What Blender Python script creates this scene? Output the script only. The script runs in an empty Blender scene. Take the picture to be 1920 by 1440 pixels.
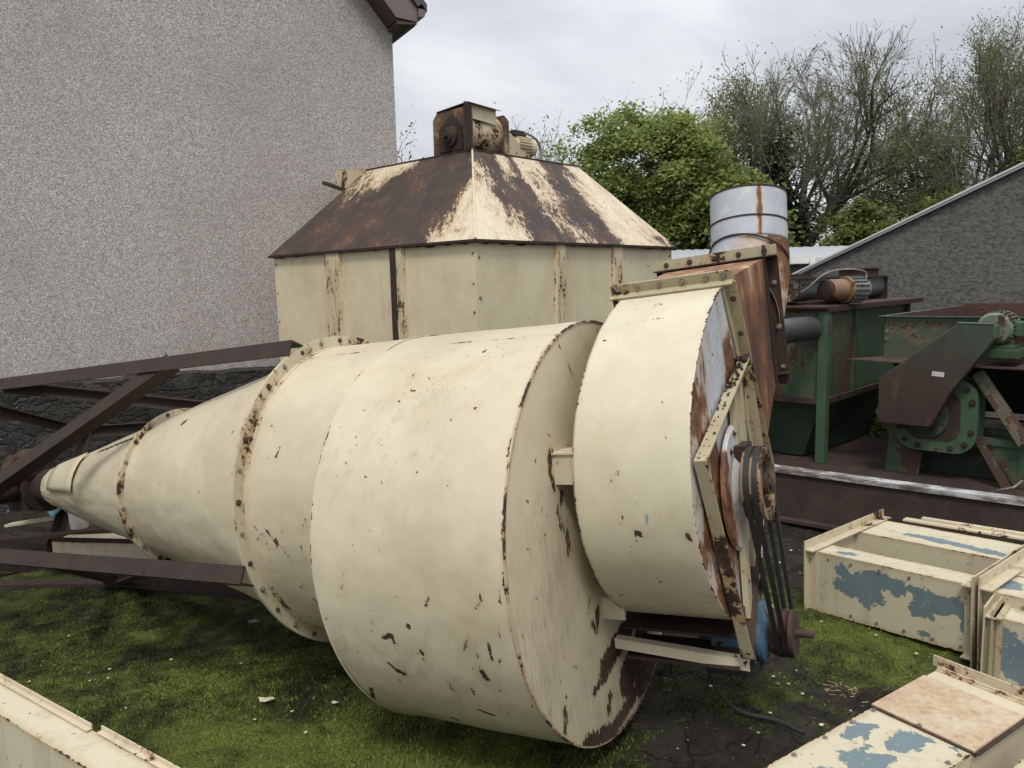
import bpy, bmesh, math, random
import numpy as np
from mathutils import Vector, Matrix
S = bpy.context.scene
COL = S.collection
R = math.radians
rnd = random.Random(7)

# ------------------------------------------------------------------ camera, sky, sun, exposure
FPX, CAMH, PITCH, ROLL = 1442.0, 1.6, R(7.3), R(1.4)
fw = np.array([0, math.cos(PITCH), -math.sin(PITCH)]); r0 = np.array([1., 0, 0]); u0 = np.array([0, math.sin(PITCH), math.cos(PITCH)])
rt = math.cos(ROLL)*r0 - math.sin(ROLL)*u0; up = math.sin(ROLL)*r0 + math.cos(ROLL)*u0
cd = bpy.data.cameras.new('camera'); cam = bpy.data.objects.new('camera', cd); COL.objects.link(cam); S.camera = cam
cd.sensor_fit = 'HORIZONTAL'; cd.sensor_width = 36; cd.lens = 36*FPX/1920; cd.clip_start = .05; cd.clip_end = 2000
cam.matrix_world = Matrix(((rt[0], up[0], -fw[0], 0), (rt[1], up[1], -fw[1], 0), (rt[2], up[2], -fw[2], CAMH), (0, 0, 0, 1)))

SUN_EL, SUN_AZ = R(58), R(188)          # azimuth clockwise from +Y: behind the camera, slightly left
sund = bpy.data.lights.new('sun', 'SUN'); sund.energy = 1.5; sund.angle = R(14); sund.color = (1, .95, .87)
sun = bpy.data.objects.new('sun', sund); COL.objects.link(sun)
sdir = Vector((math.sin(SUN_AZ)*math.cos(SUN_EL), math.cos(SUN_AZ)*math.cos(SUN_EL), math.sin(SUN_EL)))
sun.rotation_euler = (-sdir).to_track_quat('-Z', 'Y').to_euler(); sun.location = (0, -5, 20)

W = bpy.data.worlds.new('World'); S.world = W; W.use_nodes = True
wn = W.node_tree.nodes; wl = W.node_tree.links; wn.clear()
wo = wn.new('ShaderNodeOutputWorld'); bg = wn.new('ShaderNodeBackground'); bg.inputs['Strength'].default_value = .1
sky = wn.new('ShaderNodeTexSky'); sky.sky_type = 'NISHITA'; sky.sun_disc = False; sky.sun_elevation = SUN_EL; sky.sun_rotation = SUN_AZ
sky.dust_density = 2.0
tc = wn.new('ShaderNodeTexCoord')
def wmap(sc, loc=(0, 0, 0)):
    m = wn.new('ShaderNodeMapping'); m.inputs['Scale'].default_value = sc; m.inputs['Location'].default_value = loc
    wl.new(tc.outputs['Generated'], m.inputs['Vector']); return m.outputs[0]
def wnoise(vec, scale, detail, rough=.55, dist=0.):
    n = wn.new('ShaderNodeTexNoise'); n.inputs['Scale'].default_value = scale; n.inputs['Detail'].default_value = detail
    n.inputs['Roughness'].default_value = rough; n.inputs['Distortion'].default_value = dist
    wl.new(vec, n.inputs['Vector']); return n.outputs['Fac']
n1 = wnoise(wmap((1, 1, 2.6), (3.1, 1.7, .4)), 2.3, 7, .55, .3)
rp = wn.new('ShaderNodeValToRGB'); el = rp.color_ramp.elements
el[0].position = .32; el[0].color = (3.95, 4.18, 4.5, 1); el[1].position = .72; el[1].color = (7.1, 7.15, 7.25, 1)
e = el.new(.5); e.color = (5.15, 5.33, 5.6, 1)
wl.new(n1, rp.inputs[0])
sz = wn.new('ShaderNodeSeparateXYZ'); wl.new(tc.outputs['Generated'], sz.inputs[0])      # overcast dome: zenith brighter than horizon
zm = wn.new('ShaderNodeMapRange'); zm.inputs['From Min'].default_value = .25; zm.inputs['From Max'].default_value = .95; zm.inputs['To Min'].default_value = 1.0; zm.inputs['To Max'].default_value = 1.9
wl.new(sz.outputs['Z'], zm.inputs['Value'])
zx = wn.new('ShaderNodeVectorMath'); zx.operation = 'SCALE'; wl.new(rp.outputs[0], zx.inputs[0]); wl.new(zm.outputs[0], zx.inputs['Scale'])
mx = wn.new('ShaderNodeMix'); mx.data_type = 'RGBA'; mx.inputs['Factor'].default_value = .93
wl.new(sky.outputs[0], mx.inputs['A']); wl.new(zx.outputs[0], mx.inputs['B'])
wl.new(mx.outputs['Result'], bg.inputs['Color']); wl.new(bg.outputs[0], wo.inputs[0])
S.view_settings.view_transform = 'Standard'; S.view_settings.look = 'None'; S.view_settings.gamma = 1
S.view_settings.exposure = 0.47
S.cycles.max_bounces = 5; S.cycles.diffuse_bounces = 3; S.cycles.glossy_bounces = 2; S.cycles.transmission_bounces = 3

# ------------------------------------------------------------------ shader helper
class NT:
    def __init__(s, name):
        s.mat = bpy.data.materials.new(name); s.mat.use_nodes = True
        s.t = s.mat.node_tree; s.t.nodes.clear()
        s.out = s.t.nodes.new('ShaderNodeOutputMaterial'); s.b = s.t.nodes.new('ShaderNodeBsdfPrincipled')
        s.t.links.new(s.b.outputs[0], s.out.inputs[0])
        s.co = s.t.nodes.new('ShaderNodeTexCoord').outputs['Object']
    def put(s, sock, v):
        if isinstance(v, bpy.types.NodeSocket): s.t.links.new(v, sock)
        elif isinstance(v, (tuple, list)): sock.default_value = (*v, 1) if len(v) == 3 and sock.type == 'RGBA' else v
        else: sock.default_value = v
    def math(s, op, a, b=0., c=None, clamp=False):
        n = s.t.nodes.new('ShaderNodeMath'); n.operation = op; n.use_clamp = clamp
        s.put(n.inputs[0], a); s.put(n.inputs[1], b)
        if c is not None: s.put(n.inputs[2], c)
        return n.outputs[0]
    def add(s, a, b): return s.math('ADD', a, b)
    def mul(s, a, b): return s.math('MULTIPLY', a, b)
    def mx(s, a, b): return s.math('MAXIMUM', a, b)
    def sc(s, v, vec=None):
        n = s.t.nodes.new('ShaderNodeVectorMath'); n.operation = 'MULTIPLY'
        s.put(n.inputs[0], vec or s.co); n.inputs[1].default_value = v; return n.outputs[0]
    def noise(s, scale, detail=4, rough=.6, vec=None, dist=0.):
        n = s.t.nodes.new('ShaderNodeTexNoise'); s.put(n.inputs['Vector'], vec or s.co)
        n.inputs['Scale'].default_value = scale; n.inputs['Detail'].default_value = detail
        n.inputs['Roughness'].default_value = rough; n.inputs['Distortion'].default_value = dist
        return n.outputs['Fac']
    def voro(s, scale, vec=None, out='Color', feat='F1', rand=1.):
        n = s.t.nodes.new('ShaderNodeTexVoronoi'); n.feature = feat; s.put(n.inputs['Vector'], vec or s.co)
        n.inputs['Scale'].default_value = scale; n.inputs['Randomness'].default_value = rand
        return n.outputs[out]
    def smooth(s, f, lo, hi):
        n = s.t.nodes.new('ShaderNodeMapRange'); n.interpolation_type = 'SMOOTHSTEP'
        if isinstance(lo, (int, float)) and isinstance(hi, (int, float)) and lo > hi:
            n.inputs['To Min'].default_value = 1; n.inputs['To Max'].default_value = 0; lo, hi = hi, lo
        s.put(n.inputs['Value'], f); s.put(n.inputs['From Min'], lo); s.put(n.inputs['From Max'], hi)
        return n.outputs[0]
    def mix(s, f, a, b):
        n = s.t.nodes.new('ShaderNodeMix'); n.data_type = 'RGBA'
        s.put(n.inputs['Factor'], f); s.put(n.inputs['A'], a); s.put(n.inputs['B'], b); return n.outputs['Result']
    def ramp(s, f, stops):
        n = s.t.nodes.new('ShaderNodeValToRGB'); e = n.color_ramp.elements
        while len(e) < len(stops): e.new(.5)
        for i, (p, c) in enumerate(stops): e[i].position = p; e[i].color = (*c, 1)
        s.put(n.inputs[0], f); return n.outputs[0]
    def attr(s, name):
        n = s.t.nodes.new('ShaderNodeAttribute'); n.attribute_name = name; return n.outputs['Fac']
    def sep(s, vec=None):
        n = s.t.nodes.new('ShaderNodeSeparateXYZ'); s.put(n.inputs[0], vec or s.co); return n.outputs
    def bump(s, h, strength=.3, dist=.01):
        n = s.t.nodes.new('ShaderNodeBump'); n.inputs['Strength'].default_value = strength; n.inputs['Distance'].default_value = dist
        s.put(n.inputs['Height'], h); s.t.links.new(n.outputs[0], s.b.inputs['Normal'])
    def fin(s, col, rough=.6, metal=0., spec=.5):
        s.put(s.b.inputs['Base Color'], col); s.put(s.b.inputs['Roughness'], rough); s.put(s.b.inputs['Metallic'], metal)
        s.b.inputs['Specular IOR Level'].default_value = spec
        return s.mat

RUSTS = [(.3, (.016, .011, .009)), (.5, (.038, .021, .014)), (.68, (.11, .05, .022)), (.85, (.27, .14, .055))]
def rustcol(m, scale=30):
    return m.ramp(m.noise(scale, 5, .7), RUSTS)

def paint(name, base, chip=.5, cl=2.0, wear=False, edge=False, blue=False, grime=.3, rough=.42, chipscale=34, under=None, stain=.25, big=None, low=None, runs=0., scuff=0.):
    """old sheet-metal paint: chips down to rust, rain streaks, stains; optional per-vertex wear marks / seam distance"""
    m = NT(name)
    tint = m.smooth(m.noise(1.9, 6, .65), .32, .68)
    col = m.mix(tint, (base[0]*.88, base[1]*.87, base[2]*.84), tuple(min(1, c*1.05) for c in base))
    if scuff: col = m.mix(m.mul(m.smooth(m.noise(3.1, 6, .7, m.sc((1, 1, .6))), .5, .74), .35), col, (base[0]*.72, base[1]*.62, base[2]*.48))
    streak = m.noise(1, 4, .6, m.sc((26, 26, 1.3)))
    g = m.mul(m.smooth(streak, .52, .75), m.smooth(m.noise(1.3, 3), .42, .68))
    col = m.mix(m.mul(g, grime), col, (base[0]*.42, base[1]*.38, base[2]*.34))
    spk = m.smooth(m.noise(150, 3, .6), .66, .74)
    col = m.mix(m.mul(spk, m.mul(m.smooth(m.noise(2.4, 3), .4, .6), .5)), col, (.16, .12, .08))
    cluster = m.smooth(m.noise(cl, 4, .6), .38, .68)
    if low: cluster = m.math('ADD', cluster, m.mul(m.smooth(m.sep()[2], low[0], low[1]), low[2]), clamp=True)
    n = m.noise(chipscale, 4, .55, m.sc((1, 1, .75)), .4)
    th = m.math('MULTIPLY_ADD', cluster, -.13*chip, .76 - .02*chip)
    chips = m.smooth(m.math('SUBTRACT', n, th), 0., .014)
    halo = m.smooth(m.math('SUBTRACT', n, th), -.06, .01)
    if scuff:                                 # fine scratches and smeared dirt
        n2 = m.noise(95, 6, .68, m.sc((1, 1, .55)), .6); th2 = m.math('MULTIPLY_ADD', cluster, -.085*scuff, .735)
        chips = m.mx(chips, m.smooth(m.math('SUBTRACT', n2, th2), 0., .02))
        sm = m.mul(m.smooth(m.noise(7, 7, .72, m.sc((1, 1, .5)), .5), .5, .72), m.smooth(cluster, .3, 1.))
        col = m.mix(m.mul(sm, .42*scuff), col, (base[0]*.5, base[1]*.47, base[2]*.42))
    under_c = under or rustcol(m, 45)
    if big:                                   # large flaked areas: (scale, threshold)
        bn = m.add(m.mul(m.noise(big[0], 6, .6, m.sc((1, 1, .6)), .3), .72), m.mul(m.noise(big[0]*7, 5, .7), .28))
        bm = m.smooth(bn, big[1], big[1]+.012)
        halo = m.mx(halo, m.smooth(bn, big[1]-.05, big[1]))
        chips = m.mx(chips, bm)
    if wear:
        d = m.attr('wear')
        if runs: d = m.add(d, m.mul(m.math('SUBTRACT', m.noise(1, 6, .72, m.sc((60, 60, 7)), .3), .5), .085))
        d = m.add(d, m.add(m.mul(m.math('SUBTRACT', m.noise(48, 6, .7, None, .6), .5), .026), m.mul(m.math('SUBTRACT', m.noise(170, 4, .65), .5), .011)))
        chips = m.mx(chips, m.smooth(d, .0012, -.0008)); halo = m.mx(halo, m.mul(m.smooth(d, .03, 0.), .35))
    if edge:
        d = m.attr('edge')
        en = m.mul(m.math('SUBTRACT', m.add(m.mul(m.noise(9, 4, .6), .55), m.mul(m.noise(55, 5, .7), .45)), .50), .075)
        d2 = m.math('SUBTRACT', d, en)
        chips = m.mx(chips, m.smooth(d2, .0035, .001)); halo = m.mx(halo, m.mul(m.smooth(d2, .02, .0), .6))
    col = m.mix(m.mul(halo, stain), col, (.36, .2, .085))
    col = m.mix(chips, col, under_c)
    if blue:
        d = m.attr('blue'); d = m.add(d, m.mul(m.math('SUBTRACT', m.noise(60, 5, .65), .5), .02))
        col = m.mix(m.smooth(d, .001, -.001), col, (.20, .30, .38))
    if runs:                                  # dark dirt runs down a vertical face
        rn = m.add(m.mul(m.noise(1, 6, .7, m.sc((85, 85, 3.0)), .2), .5), m.mul(m.noise(2.6, 5, .65), .5))
        lowf = m.smooth(m.sep()[2], 1.0, .45)
        rk = m.smooth(m.add(rn, m.mul(lowf, .07)), .52, .68)
        col = m.mix(m.mul(rk, runs), col, (.13, .095, .06))
    m.bump(m.add(m.mul(m.noise(5, 3), .8), m.mul(chips, -.25)), .22, .008)
    return m.fin(col, m.mix(chips, (rough,)*3, (.85,)*3))

CREAM = (.57, .505, .372)
M = {}
M['cream'] = paint('cream_paint', CREAM, .45)
M['cream_worn'] = paint('worn_cream_paint', CREAM, 1.0, big=(7, .66), stain=.5)
DARKR = lambda: None
M['rim'] = paint('rusted_rim_paint', (.46, .38, .25), 1.2, 6, big=(11, .515), stain=.8, grime=.5)
M['drum'] = paint('drum_paint', CREAM, .55, 2.4, wear=True, edge=True, grime=.35, low=(.8, .2, .6), scuff=1.)
M['cap'] = paint('cap_paint', (.57, .50, .36), .6, 2.2, wear=True, edge=True, grime=.5, stain=.4, low=(.6, .1, .4), runs=.34, scuff=1.)
M['cone'] = paint('cone_paint', CREAM, .4, 1.6, wear=True, edge=True, grime=.3, scuff=.55)
M['fan'] = paint('fan_paint', (.59, .54, .405), .75, 2.2, wear=True, blue=True, edge=True, grime=.2, low=(1.0, .55, .65), scuff=1.)
M['panel'] = paint('panel_paint', (.635, .56, .395), .45, 1.5, grime=.6, rough=.5, scuff=.35)
M['panel_post'] = paint('rusty_post_paint', (.55, .47, .32), 1.0, 3, grime=.6, big=(5, .56), stain=.6)

def rusty(name, stops=None, scale=8, rough=.8, metal=0., fleck=None, thr=.62):
    m = NT(name)
    f = m.add(m.mul(m.noise(scale, 7, .65, None, .2), .75), m.mul(m.noise(scale*9, 4, .6), .25))
    col = m.ramp(f, stops or RUSTS)
    if fleck:
        col = m.mix(m.smooth(m.noise(scale*2.2, 6, .6), thr, thr+.03), col, fleck)
    m.bump(m.noise(60, 5, .65), .35, .006)
    return m.fin(col, rough, metal)
M['rust'] = rusty('rust')
M['rust_dark'] = rusty('dark_rust', [(.25, (.012, .008, .007)), (.55, (.035, .018, .012)), (.85, (.11, .045, .02))])
M['rust_red'] = rusty('red_rust', [(.25, (.022, .013, .011)), (.5, (.058, .029, .022)), (.75, (.12, .06, .04))])
M['brown_steel'] = rusty('brown_painted_steel', [(.25, (.016, .010, .008)), (.5, (.031, .019, .014)), (.68, (.046, .027, .018)), (.8, (.085, .042, .024))], 7, .8)
M['bracket'] = paint('bracket_paint', (.42, .37, .245), 1.2, 4, big=(5, .555), stain=.6, grime=.8, scuff=.8)
M['flange'] = paint('flange_paint', (.55, .48, .345), 1.1, 5, big=(8, .565), stain=.65, grime=.6, chipscale=50)
M['black'] = NT('black_rubber'); m = M['black']; m.bump(m.noise(120, 3), .2, .003); M['black'] = m.fin(m.mix(m.noise(40, 4), (.012, .012, .013), (.035, .034, .034)), .55)
m = NT('galvanised_side')
zinc = m.mix(m.noise(14, 5, .65), (.36, .39, .43), (.60, .62, .65))
wh = m.smooth(m.noise(6, 6, .65), .5, .62); zinc = m.mix(m.mul(wh, .7), zinc, (.62, .60, .55))
rm = m.smooth(m.noise(1, 7, .62, m.sc((5, 5, 2.2)), .25), .50, .56)
col = m.mix(m.mul(m.smooth(m.noise(1, 7, .62, m.sc((5, 5, 2.2)), .25), .42, .54), .6), zinc, (.46, .30, .17))
col = m.mix(rm, col, m.ramp(m.noise(22, 5, .7), [(.3, (.05, .024, .013)), (.5, (.15, .065, .028)), (.72, (.32, .17, .08))]))
col = m.mix(m.smooth(m.noise(48, 4, .6), .64, .67), col, (.06, .035, .02))
m.bump(m.noise(50, 5, .65), .3, .005); M['galv_rust'] = m.fin(col, .6, .15)
m = NT('galvanised_pipe')
zinc = m.mix(m.noise(7, 6, .7, None, .3), (.33, .36, .40), (.52, .545, .58))
zinc = m.mix(m.mul(m.smooth(m.noise(11, 6, .7, None, .4), .52, .66), .5), zinc, (.62, .61, .58))
r = m.attr('rust'); r = m.add(r, m.mul(m.math('SUBTRACT', m.noise(9, 6, .65), .5), 1.3))
col = m.mix(m.smooth(r, .2, .62), zinc, (.46, .31, .19)); col = m.mix(m.smooth(r, .5, .68), col, m.ramp(m.noise(16, 5, .7), [(.3, (.07, .03, .016)), (.6, (.19, .085, .04)), (.85, (.33, .18, .09))]))
m.bump(m.noise(20, 4), .15, .004); M['galv_pipe'] = m.fin(col, .68, .05)
m = NT('rusted_duct'); dz_ = m.sep(); f = m.add(m.noise(1, 7, .65, m.sc((7, 7, 3)), .2), m.mul(m.smooth(dz_[2], 1.50, 1.57), .12))
col = m.ramp(f, [(.28, (.035, .019, .015)), (.46, (.10, .045, .026)), (.58, (.20, .085, .04)), (.7, (.33, .19, .10)), (.8, (.5, .40, .26))])
m.bump(m.noise(45, 5, .65), .3, .005); M['rust_duct'] = m.fin(col, .72)
M['blue_motor'] = paint('blue_motor_paint', (.075, .145, .215), 1.2, 5, big=(14, .59), grime=.8)
M['motor_green'] = paint('weathered_motor_paint', (.13, .17, .13), 1.2, 5, big=(14, .53), grime=.8)
M['bolt'] = rusty('zinc_bolt', [(.3, (.12, .09, .07)), (.55, (.30, .28, .25)), (.8, (.45, .44, .42))], 40, .5, .4)
M['bolt_rust'] = rusty('rusty_bolt', [(.3, (.03, .018, .012)), (.6, (.09, .045, .025)), (.9, (.25, .16, .09))], 40)
GREEN = (.036, .076, .042)
M['green'] = paint('green_paint', GREEN, 1.0, 2.2, big=(3.2, .505), grime=.9, rough=.5, under=(.06, .032, .023), stain=.12)
M['green_dark'] = paint('shaded_green_paint', (.017, .034, .022), .8, 2, big=(2.2, .63), grime=.8, rough=.55)  # near-black copy of the green, shade put into the colour
M['green_bright'] = paint('light_green_paint', (.050, .100, .060), .9, 3, big=(6, .59), grime=.6, under=(.055, .03, .022), stain=.12)
m = NT('guard_rust_green'); gz = m.sep()
f = m.add(m.add(m.mul(m.noise(1, 6, .65, m.sc((6, 6, 2))), .55), m.mul(m.noise(30, 4, .7), .15)), m.mul(m.math('SUBTRACT', gz[2], .85), .45))
col = m.ramp(f, [(.12, (.030, .016, .014)), (.30, (.048, .027, .020)), (.42, (.038, .034, .024)), (.56, (.042, .062, .040))])
col = m.mix(m.mul(m.smooth(m.noise(1, 5, .6, m.sc((9, 9, 3))), .58, .7), .5), col, (.12, .06, .035)); M['guard'] = m.fin(col, .6)
M['bin_inside'] = rusty('bin_inside_rust', [(.25, (.045, .022, .018)), (.6, (.085, .038, .03)), (.9, (.15, .07, .05))], 4)
M['grey_trough'] = paint('grey_trough_paint', (.12, .145, .155), 1.0, 3, big=(4, .56), grime=.8)

# ------------------------------------------------------------------ mesh helper
def nz(v): v = np.asarray(v, float); return v/np.linalg.norm(v)
class MB:
    def __init__(s): s.v = []; s.f = []; s.uv = None
    def add(s, vs, fs):
        b = len(s.v); s.v += [tuple(map(float, p)) for p in vs]; s.f += [tuple(i+b for i in f) for f in fs]; return s
    def hexa(s, p):     # 8 points: bottom 4, top 4
        return s.add(p, [(0, 3, 2, 1), (4, 5, 6, 7), (0, 1, 5, 4), (1, 2, 6, 5), (2, 3, 7, 6), (3, 0, 4, 7)])
    def box(s, c, half, ax=((1, 0, 0), (0, 1, 0), (0, 0, 1))):
        c = np.asarray(c, float); a, b, d = [np.asarray(k, float)*h for k, h in zip(ax, half)]
        return s.hexa([c-a-b-d, c+a-b-d, c+a+b-d, c-a+b-d, c-a-b+d, c+a-b+d, c+a+b+d, c-a+b+d])
    def bar(s, p, q, w, h, upv=(0, 0, 1)):   # rectangular bar from p to q, w across, h along upv
        p = np.asarray(p, float); q = np.asarray(q, float); d = nz(q-p); x = nz(np.cross(d, upv)); y = np.cross(x, d)
        return s.box((p+q)/2, (w/2, np.linalg.norm(q-p)/2, h/2), (x, d, y))
    def angle(s, p, q, w, t, d1, d2):        # L-iron: legs along d1 and d2
        p = np.asarray(p, float); q = np.asarray(q, float); d = q-p; d1 = nz(d1); d2 = nz(d2)
        o = [0*d1, d1*w, d1*w+d2*t, d1*t+d2*t, d1*t+d2*w, d2*w]
        b = [p+k for k in o]; e = [q+k for k in o]
        fs = [(i, (i+1) % 6, (i+1) % 6+6, i+6) for i in range(6)]
        fs += [(0, 5, 4, 3), (0, 3, 2, 1), (6, 9, 10, 11), (6, 7, 8, 9)]
        return s.add(b+e, fs)
    def prism(s, poly, vec):
        n = len(poly); vec = np.asarray(vec, float); a = [np.asarray(p, float) for p in poly]
        return s.add(a+[p+vec for p in a], [tuple(range(n))[::-1], tuple(range(n, 2*n))]+[(i, (i+1) % n, (i+1) % n+n, i+n) for i in range(n)])
    def tube(s, pts, r, n=10, caps=True, ref=None):
        pts = [np.asarray(p, float) for p in pts]; k = len(pts)
        if not hasattr(r, '__len__'): r = [r]*k
        x = None; vs = []
        for i in range(k):
            d = nz(pts[min(i+1, k-1)]-pts[max(i-1, 0)])
            if x is None:
                a = ref if ref is not None else ((0, 0, 1) if abs(d[2]) < .9 else (1, 0, 0)); x = nz(np.cross(d, a))
            else: x = nz(x-d*(x@d))
            y = np.cross(d, x)
            for j in range(n):
                t = 2*math.pi*j/n; vs.append(pts[i]+r[i]*(math.cos(t)*x+math.sin(t)*y))
        fs = [(i*n+j, i*n+(j+1) % n, (i+1)*n+(j+1) % n, (i+1)*n+j) for i in range(k-1) for j in range(n)]
        if caps: fs += [tuple(range(n))[::-1], tuple(range((k-1)*n, k*n))]
        return s.add(vs, fs)
    def lathe(s, C, n, prof, seg=64, closed=False):   # prof: (along axis, radius)
        C = np.asarray(C, float); n = nz(n); a = (0, 0, 1) if abs(n[2]) < .95 else (1, 0, 0)
        h = nz(np.cross(a, n)); v = np.cross(n, h); k = len(prof); vs = []
        for (q, r) in prof:
            for j in range(seg):
                t = 2*math.pi*j/seg; vs.append(C+n*q+r*(math.cos(t)*h+math.sin(t)*v))
        kk = k if closed else k-1
        fs = [(i*seg+j, i*seg+(j+1) % seg, ((i+1) % k)*seg+(j+1) % seg, ((i+1) % k)*seg+j) for i in range(kk) for j in range(seg)]
        return s.add(vs, fs)
    def grid(s, P):      # P: array (a,b,3)
        a, b = P.shape[:2]
        return s.add(P.reshape(-1, 3), [(i*b+j, i*b+j+1, (i+1)*b+j+1, (i+1)*b+j) for i in range(a-1) for j in range(b-1)])
    def build(s, name, mat, parent=None, org=None, bevel=0., attrs=None, smooth=35, recalc=True, weld=False):
        o_ = np.asarray(org if org is not None else (rootloc(parent) if parent else (0, 0, 0)), float)
        V = np.array(s.v, float)
        me = bpy.data.meshes.new(name); me.from_pydata((V-o_).tolist(), [], s.f)
        if attrs:
            for k, fn in attrs.items():
                a = me.attributes.new(k, 'FLOAT', 'POINT'); a.data.foreach_set('value', np.asarray(fn(V), np.float32))
        if recalc:
            bm = bmesh.new(); bm.from_mesh(me)
            if weld: bmesh.ops.remove_doubles(bm, verts=bm.verts, dist=1e-5)
            bmesh.ops.recalc_face_normals(bm, faces=bm.faces); bm.to_mesh(me); bm.free()
        if smooth:
            me.shade_smooth(); me.set_sharp_from_angle(angle=R(smooth))
        for k in (mat if isinstance(mat, (list, tuple)) else [mat]): me.materials.append(k)
        o = bpy.data.objects.new(name, me); COL.objects.link(o)
        if parent: o.parent = parent
        else: o.location = o_
        if bevel:
            b = o.modifiers.new('bevel', 'BEVEL'); b.width = bevel; b.segments = 2; b.limit_method = 'ANGLE'
        return o
def rootloc(o):
    while o.parent: o = o.parent
    return np.array(o.location)
def tag(o, label=None, cat=None, group=None, kind=None):
    if label: o['label'] = label
    if cat: o['category'] = cat
    if group: o['group'] = group
    if kind: o['kind'] = kind
    return o
def thing(name, loc, label, cat, group=None):
    o = bpy.data.objects.new(name, None); COL.objects.link(o); o.location = loc; o.empty_display_size = .2
    return tag(o, label, cat, group)
def bolt_mesh(name, mat, r=.009, h=.008):
    b = MB(); b.lathe((0, 0, 0), (0, 0, 1), [(-.004, r*1.5), (.002, r*1.5), (.002, r*1.7), (.002, r)], 12)
    b.v = []; b.f = []
    b.prism([(r*1.7*math.cos(k*math.pi/5), r*1.7*math.sin(k*math.pi/5), -.004) for k in range(10)], (0, 0, .0065))
    b.prism([(r*math.cos(k*math.pi/3), r*math.sin(k*math.pi/3), .0025) for k in range(6)], (0, 0, h))
    o = b.build(name, mat); me = o.data; bpy.data.objects.remove(o); return me
BM_Z = bolt_mesh('bolt', M['bolt'], .0062, .007); BM_R = bolt_mesh('bolt', M['bolt_rust'], .0064, .007)
BM_S = bolt_mesh('bolt', M['bolt'], .0042, .004)
def bolts(parent, pts, nrm, me=None, name='bolt'):
    """each bolt its own object under parent (all things keep unrotated roots)"""
    base = rootloc(parent)
    q = Vector(nrm).to_track_quat('Z', 'Y').to_matrix().to_4x4()
    for p in pts:
        o = bpy.data.objects.new(name, me or BM_Z); COL.objects.link(o); o.parent = parent
        o.matrix_local = Matrix.Translation(Vector(np.asarray(p)-base)) @ q @ Matrix.Rotation(rnd.random()*6, 4, 'Z') @ Matrix.Diagonal((*[rnd.uniform(.85, 1.15)]*3, 1))
def seg_dist(V, marks):
    """signed distance to a set of polyline marks (distance minus radius)"""
    D = np.full(len(V), 1.0)
    for pts, r in marks:
        P = [np.array(p) for p in pts]
        if len(P) == 1: P = P*2
        for a, b in zip(P[:-1], P[1:]):
            ab = b-a; t = np.clip(((V-a)@ab)/(ab@ab+1e-12), 0, 1)
            D = np.minimum(D, np.linalg.norm(V-(a+t[:, None]*ab), axis=1)-r)
    return D
# value noise / fbm in numpy
_pr = np.random.RandomState(3); _tab = _pr.rand(256, 256)
def vnoise(x, y):
    xi = np.floor(x).astype(int); yi = np.floor(y).astype(int); fx = x-xi; fy = y-yi
    fx = fx*fx*(3-2*fx); fy = fy*fy*(3-2*fy); g = lambda a, b: _tab[a & 255, b & 255]
    return (g(xi, yi)*(1-fx)+g(xi+1, yi)*fx)*(1-fy)+(g(xi, yi+1)*(1-fx)+g(xi+1, yi+1)*fx)*fy
def fbm(x, y, s=1., o=4):
    r = 0; a = .5; k = 0
    for i in range(o): r = r+a*vnoise(x*s+17.3*i, y*s-9.1*i); k += a; s *= 2.03; a *= .5
    return r/k
def sstep(x, a, b):
    t = np.clip((x-a)/(b-a), 0, 1); return t*t*(3-2*t)

# ------------------------------------------------------------------ ground
def moss_mask(x, y):
    base = .80*sstep(-x, -.62, .15)+.18
    for cx, cy, r, k in ((1.55, 3.2, .45, .5), (1.2, 3.85, .4, .38), (.88, 2.85, .22, .34), (.62, 2.95, .3, .3), (1.15, 4.3, .5, .3), (2.0, 3.0, .3, .3), (-.4, 2.5, .6, .25), (.35, 2.1, .5, .12)):
        base = base+k*np.exp(-((x-cx)**2+(y-cy)**2)/r**2)
    return np.clip(base+.95*(fbm(x, y, 3.2, 5)-.5)+.35*(fbm(x+9, y, 13, 3)-.5)-.75*sstep(y, 4.2, 4.9)*sstep(-x, 1.2, 2.0)*(1-sstep(y, 8, 12)), 0, 1)
def ground_h(x, y):
    h = .05*(fbm(x, y, .9, 3)-.5)*sstep(y, 1, 3)+.016*(fbm(x, y, 7, 4)-.5)+.022*(fbm(x+5, y+3, 21, 4)-.5)
    h = h+.030*(moss_mask(x, y)-.4)*(.3+1.4*(fbm(x, y, 15, 4)))
    d = np.sqrt((x+.18)**2+(y-3.0)**2); return h-.10*(1-sstep(d, .35, 1.0))-.012-.15*sstep(-x, .4, 1.5)*sstep(y, 2.7, 3.7)
def axis_pts(lo, hi, step, far, grow=1.25):
    a = list(np.arange(lo, hi+1e-6, step)); s = step
    while a[-1] < far: s *= grow; a.append(a[-1]+s)
    s = step; b = []
    c = lo
    while c > -far: s *= grow; c -= s; b.append(c)
    return np.array(b[::-1]+a)
def moss_tone(x, y):  # moss colour value: brighter round set spots, plus noise
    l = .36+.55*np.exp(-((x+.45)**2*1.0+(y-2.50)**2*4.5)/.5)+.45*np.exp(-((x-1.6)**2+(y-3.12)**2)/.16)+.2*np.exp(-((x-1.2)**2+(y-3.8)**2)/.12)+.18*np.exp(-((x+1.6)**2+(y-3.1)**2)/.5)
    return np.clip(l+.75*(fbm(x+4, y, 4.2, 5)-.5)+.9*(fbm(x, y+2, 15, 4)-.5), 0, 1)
gx = axis_pts(-3.3, 3.5, .024, 400); gy = axis_pts(1.2, 6.0, .024, 400)
GX, GY = np.meshgrid(gx, gy, indexing='ij')
Z = ground_h(GX, GY); farf = sstep(np.hypot(GX, GY-3), 8, 14); Z = Z*(1-farf)-.02*farf
m = NT('ground_moss_mud')
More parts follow.
